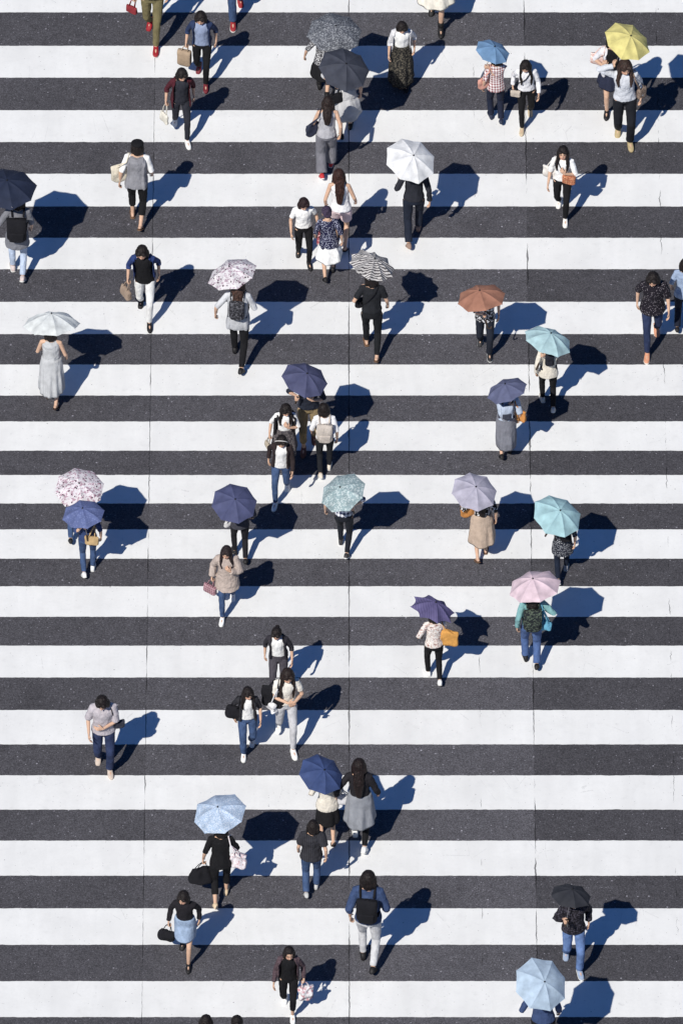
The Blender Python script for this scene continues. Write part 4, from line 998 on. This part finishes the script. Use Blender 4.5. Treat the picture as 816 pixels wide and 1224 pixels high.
 dict(x=684, f=1172, a=.18, s=1, H=1.60, d='T', bow=24, label='person in black patterned jacket and blue jeans, hands together under the black umbrella', hair='bob', top=dict(k='long', m=F_((26, 24, 32), 'floral', (70, 66, 80), sc=1.3), hem=.80, g=.03), bot=dict(k='straight', m=F_((84, 116, 170), 'denim')), shoe=dict(k='sneaker', c=(150, 165, 190)), aL='front', aR='down',
      u=dict(px=(682, 1071, 46, .58), m=can((52, 54, 62)), label='black umbrella at the lower right', roll=-10)),
 dict(x=648, f=1276, a=.14, s=1, H=1.62, d='A', label='person in blue jacket at the bottom edge under the pale ice blue umbrella', hair='bob', top=dict(k='long', m=F_((56, 78, 124)), hem=.84), bot=dict(k='straight', m=blk), shoe=BS,
      u=dict(px=(646, 1177, 63, .90), m=can((176, 200, 224)), label='pale ice blue umbrella at the bottom right', n=8, spin=20)),
 dict(x=245, t=1219, f=1318, a=.16, s=1, d='A', label='left one of the two black haired heads rising over the bottom edge', hair='bob', top=dict(k='tee', m=wht), bot=dict(k='slim', m=blk), shoe=BS),
 dict(x=283, t=1220, f=1320, a=.16, s=-1, d='A', label='right one of the two black haired heads rising over the bottom edge', hair='bun', top=dict(k='tee', m=gry), bot=dict(k='slim', m=jean), shoe=W_),
]
def who(s): 
    r = [p for p in PEOPLE if s in p['label']]
    assert len(r) == 1, s
    return r[0]
# first meshes for everybody, then what they carry
for p in PEOPLE: person(p)
finish_blends()
for p in PEOPLE:
    if p.get('U'):
        umbrella(p['U'])
        U = p['U']
tan_ = F_((196, 168, 128)); cream = F_((224, 212, 188)); bl = F_((26, 26, 32), fold=.5); org = F_((226, 144, 40), fold=.5)
bag('handbag', who('olive trousers'), -1, F_((150, 36, 46)), 'small red purse held by the person in olive trousers', sc=.7)
bag('paper_bag', who('navy cardigan over'), -1, F_((176, 150, 122), fold=.4), 'tan paper bag hanging from the hand of the woman in navy cardigan', rz=12)
bag('tote_bag', who('burgundy'), -1, crm, 'small white tote held beside the burgundy jacket', sc=.7, rz=60)
bag('handbag', who('long light grey dress'), -1, bl, 'black handbag carried below the charcoal umbrella', sc=1.0, rz=15)
bag('tote_bag', who('sleeveless light grey'), -1, F_((52, 58, 80)), 'dark blue shoulder bag of the woman in sleeveless grey top', where='shoulder', sc=.8, rz=30)
bag('paper_bag', who('red patterned parcel'), 1, F_((190, 60, 76), 'petals', (230, 200, 205)), 'red patterned paper parcel beside the black trousers', sc=.75, rz=70)
bag('tote_bag', who('checked shirt and navy trousers'), -1, F_((230, 160, 140)), 'salmon pink shoulder bag by the red checked shirt', where='shoulder', sc=.75, rz=15)
bag('crossbody_bag', who('thin dark strap'), -1, F_((200, 186, 170)), 'small beige bag on a long black strap across a white blouse', strapc=bl, rz=10, sc=.8, off=(-.04, .0, -.1))
bag('tote_bag', who('left side of the yellow'), -1, F_((224, 178, 168), 'petals', (236, 222, 215)), 'pale pink bag at the left rim of the yellow umbrella', where='shoulder', sc=.7, rz=20, off=(0, 0, .12))
bag('paper_bag', who('facing down under the yellow'), 1, F_((150, 128, 112), 'petals', (110, 90, 80)), 'narrow brown bag hanging right of the pale grey shirt', where='shoulder', sc=.6, rz=40, off=(0, 0, -.06))
bag('crossbody_bag', who('looking up'), 1, F_((196, 108, 66), 'floral', (226, 160, 110), (120, 60, 40), 1.4), 'orange brown flowered handbag held against a white T-shirt', strapc=bl, rz=-8, sc=1.05, off=(-.03, -.06, .06))
bag('tote_bag', who('looking up'), -1, F_((222, 216, 210)), 'off white tote hanging at the hip of the woman looking up', where='shoulder', sc=.8, rz=20)
bag('tote_bag', who('beret'), -1, cream, 'cream canvas tote on the shoulder of the person in a beret', where='shoulder', sc=1.0, rz=25, off=(0, 0, .05))
bag('backpack', who('grey tunic'), 1, bl, 'black rucksack under the navy umbrella at the left edge', sc=1.15)
bag('handbag', who('bright navy jacket'), -1, F_((164, 140, 120)), 'taupe handbag carried by the woman in bright navy jacket', sc=1.05, rz=60)
bag('backpack', who('round white umbrella'), 1, F_((44, 44, 50), 'petals', (96, 96, 104)), 'small dark rucksack worn over the grey waistcoat', sc=.85)
bag('plastic_bag', who('pleated'), -1, F_((214, 218, 220), fold=1.2), 'crumpled pale plastic bag beside the pleated dress', sc=.9, rz=15)
bag('crossbody_bag', who('all in black'), -1, bl, 'black hip bag of the person dressed all in black', rz=20, sc=.9)
bag('handbag', who('brown umbrella'), -1, F_((150, 124, 104)), 'brown bag on the shoulder beneath the copper umbrella', where='shoulder', sc=.9, rz=15, off=(0, 0, .16))
bag('backpack', who('cream jacket'), 1, F_((36, 38, 50)), 'small dark rucksack high on the back of the cream jacket', sc=.62, off=(0, 0, .02))
bag('backpack', who('long grey skirt'), 1, F_((176, 190, 214)), 'pale blue rucksack over the long grey skirt', strapc=F_((60, 64, 80)), sc=.8)
bag('tote_bag', who('long grey skirt'), 1, org, 'orange shoulder bag under the slate blue umbrella', where='shoulder', sc=.8, rz=35, off=(0, .03, .04))
bag('handbag', who('black bow'), -1, F_((186, 172, 150)), 'beige clutch bag beside the dark patterned skirt', sc=.7, rz=70)
bag('backpack', who('beige rucksack'), 1, F_((196, 184, 174)), 'beige rucksack covering the back of a white T-shirt', sc=1.05)
bag('handbag', who('tan bag'), 1, F_((204, 168, 110)), 'tan leather bag hanging in front of blue jeans under the blue umbrella', where='shoulder', sc=1.0, rz=10, off=(-.17, .15, -.02))
bag('handbag', who('charcoal jacket'), -1, F_((216, 214, 214)), 'small white pouch in the hand of the person in charcoal jacket', where='shoulder', sc=.6, rz=30, off=(.02, 0, -.1))
bag('handbag', who('loose beige coat'), -1, F_((140, 88, 104), 'plaid', (190, 150, 158), sc=1.5), 'wine red checked bag swinging beside the beige coat', sc=1.05, rz=35)
bag('tote_bag', who('lilac grey'), -1, org, 'orange shoulder bag under the lilac grey umbrella', where='shoulder', sc=.85, rz=15, off=(0, 0, .14))
bag('backpack', who('spotted blouse'), 1, bl, 'black rucksack on the dark spotted blouse', sc=.8, off=(.05, 0, 0))
bag('backpack', who('teal shirt'), 1, F_((34, 40, 44), 'floral', (86, 100, 84)), 'black rucksack with green foliage print on the teal shirt', sc=1.1)
bag('plastic_bag', who('teal shirt'), 1, F_((90, 178, 214)), 'bright blue drawstring bag beside the foliage print rucksack', where='shoulder', sc=.7, rz=20, off=(-.02, .10, -.02))
bag('tote_bag', who('purple umbrella'), 1, F_((228, 158, 40)), 'amber yellow shoulder bag under the purple umbrella', where='shoulder', sc=1.05, rz=20, off=(.02, .04, .06))
bag('shoulder_bag', who('one arm across'), 1, F_((58, 60, 74)), 'dark bag strap running across the mauve grey blouse', strapc=bl, rz=15, sc=.8)
bag('tote_bag', who('black waistcoat over'), -1, bl, 'black shoulder bag left of the blue jeans', where='shoulder', sc=.95, rz=30, round_=True)
bag('tote_bag', who('arms crossed over'), -1, bl, 'large black bag hanging beside the cream top of the woman with crossed arms', where='shoulder', sc=1.25, rz=20, off=(.05, -.04, .06))
bag('plastic_bag', who('arms crossed over'), -1, F_((232, 232, 236), fold=1.2), 'thin white plastic bag beside the pale grey trousers of the woman with crossed arms', where='shoulder', sc=.8, rz=70, off=(.02, -.05, -.12))
bag('handbag', who('short black skirt'), 1, F_((206, 206, 212)), 'pale bag between the cream blouse and the long haired woman', where='shoulder', sc=1.1, rz=10, off=(.05, 0, -.06))
bag('handbag', who('light blue spotted'), -1, bl, 'big bulging black bag below the light blue spotted umbrella', rz=12, sc=1.5, strapc=bl, round_=True)
bag('plastic_bag', who('light blue spotted'), 1, F_((226, 220, 226), 'petals', (206, 170, 176), sc=.6), 'white plastic bag with pink print right of the black trousers', where='shoulder', rz=15, sc=.95, off=(.04, 0, -.08))
bag('backpack', who('denim shirt, long'), 1, bl, 'black rucksack on the blue denim shirt', sc=1.0)
bag('handbag', who('pale denim skirt'), -1, bl, 'round black bag swinging from the hand beside the denim skirt', rz=20, sc=1.15, round_=True)
bag('plastic_bag', who('purple brown cardigan'), 1, F_((232, 228, 232), 'petals', (216, 150, 160), sc=.5), 'white plastic bag with red mark beside the purple brown cardigan', rz=20, sc=1.1)
phone(who('hands together'), -1, 'dark phone held in front of the black patterned jacket')
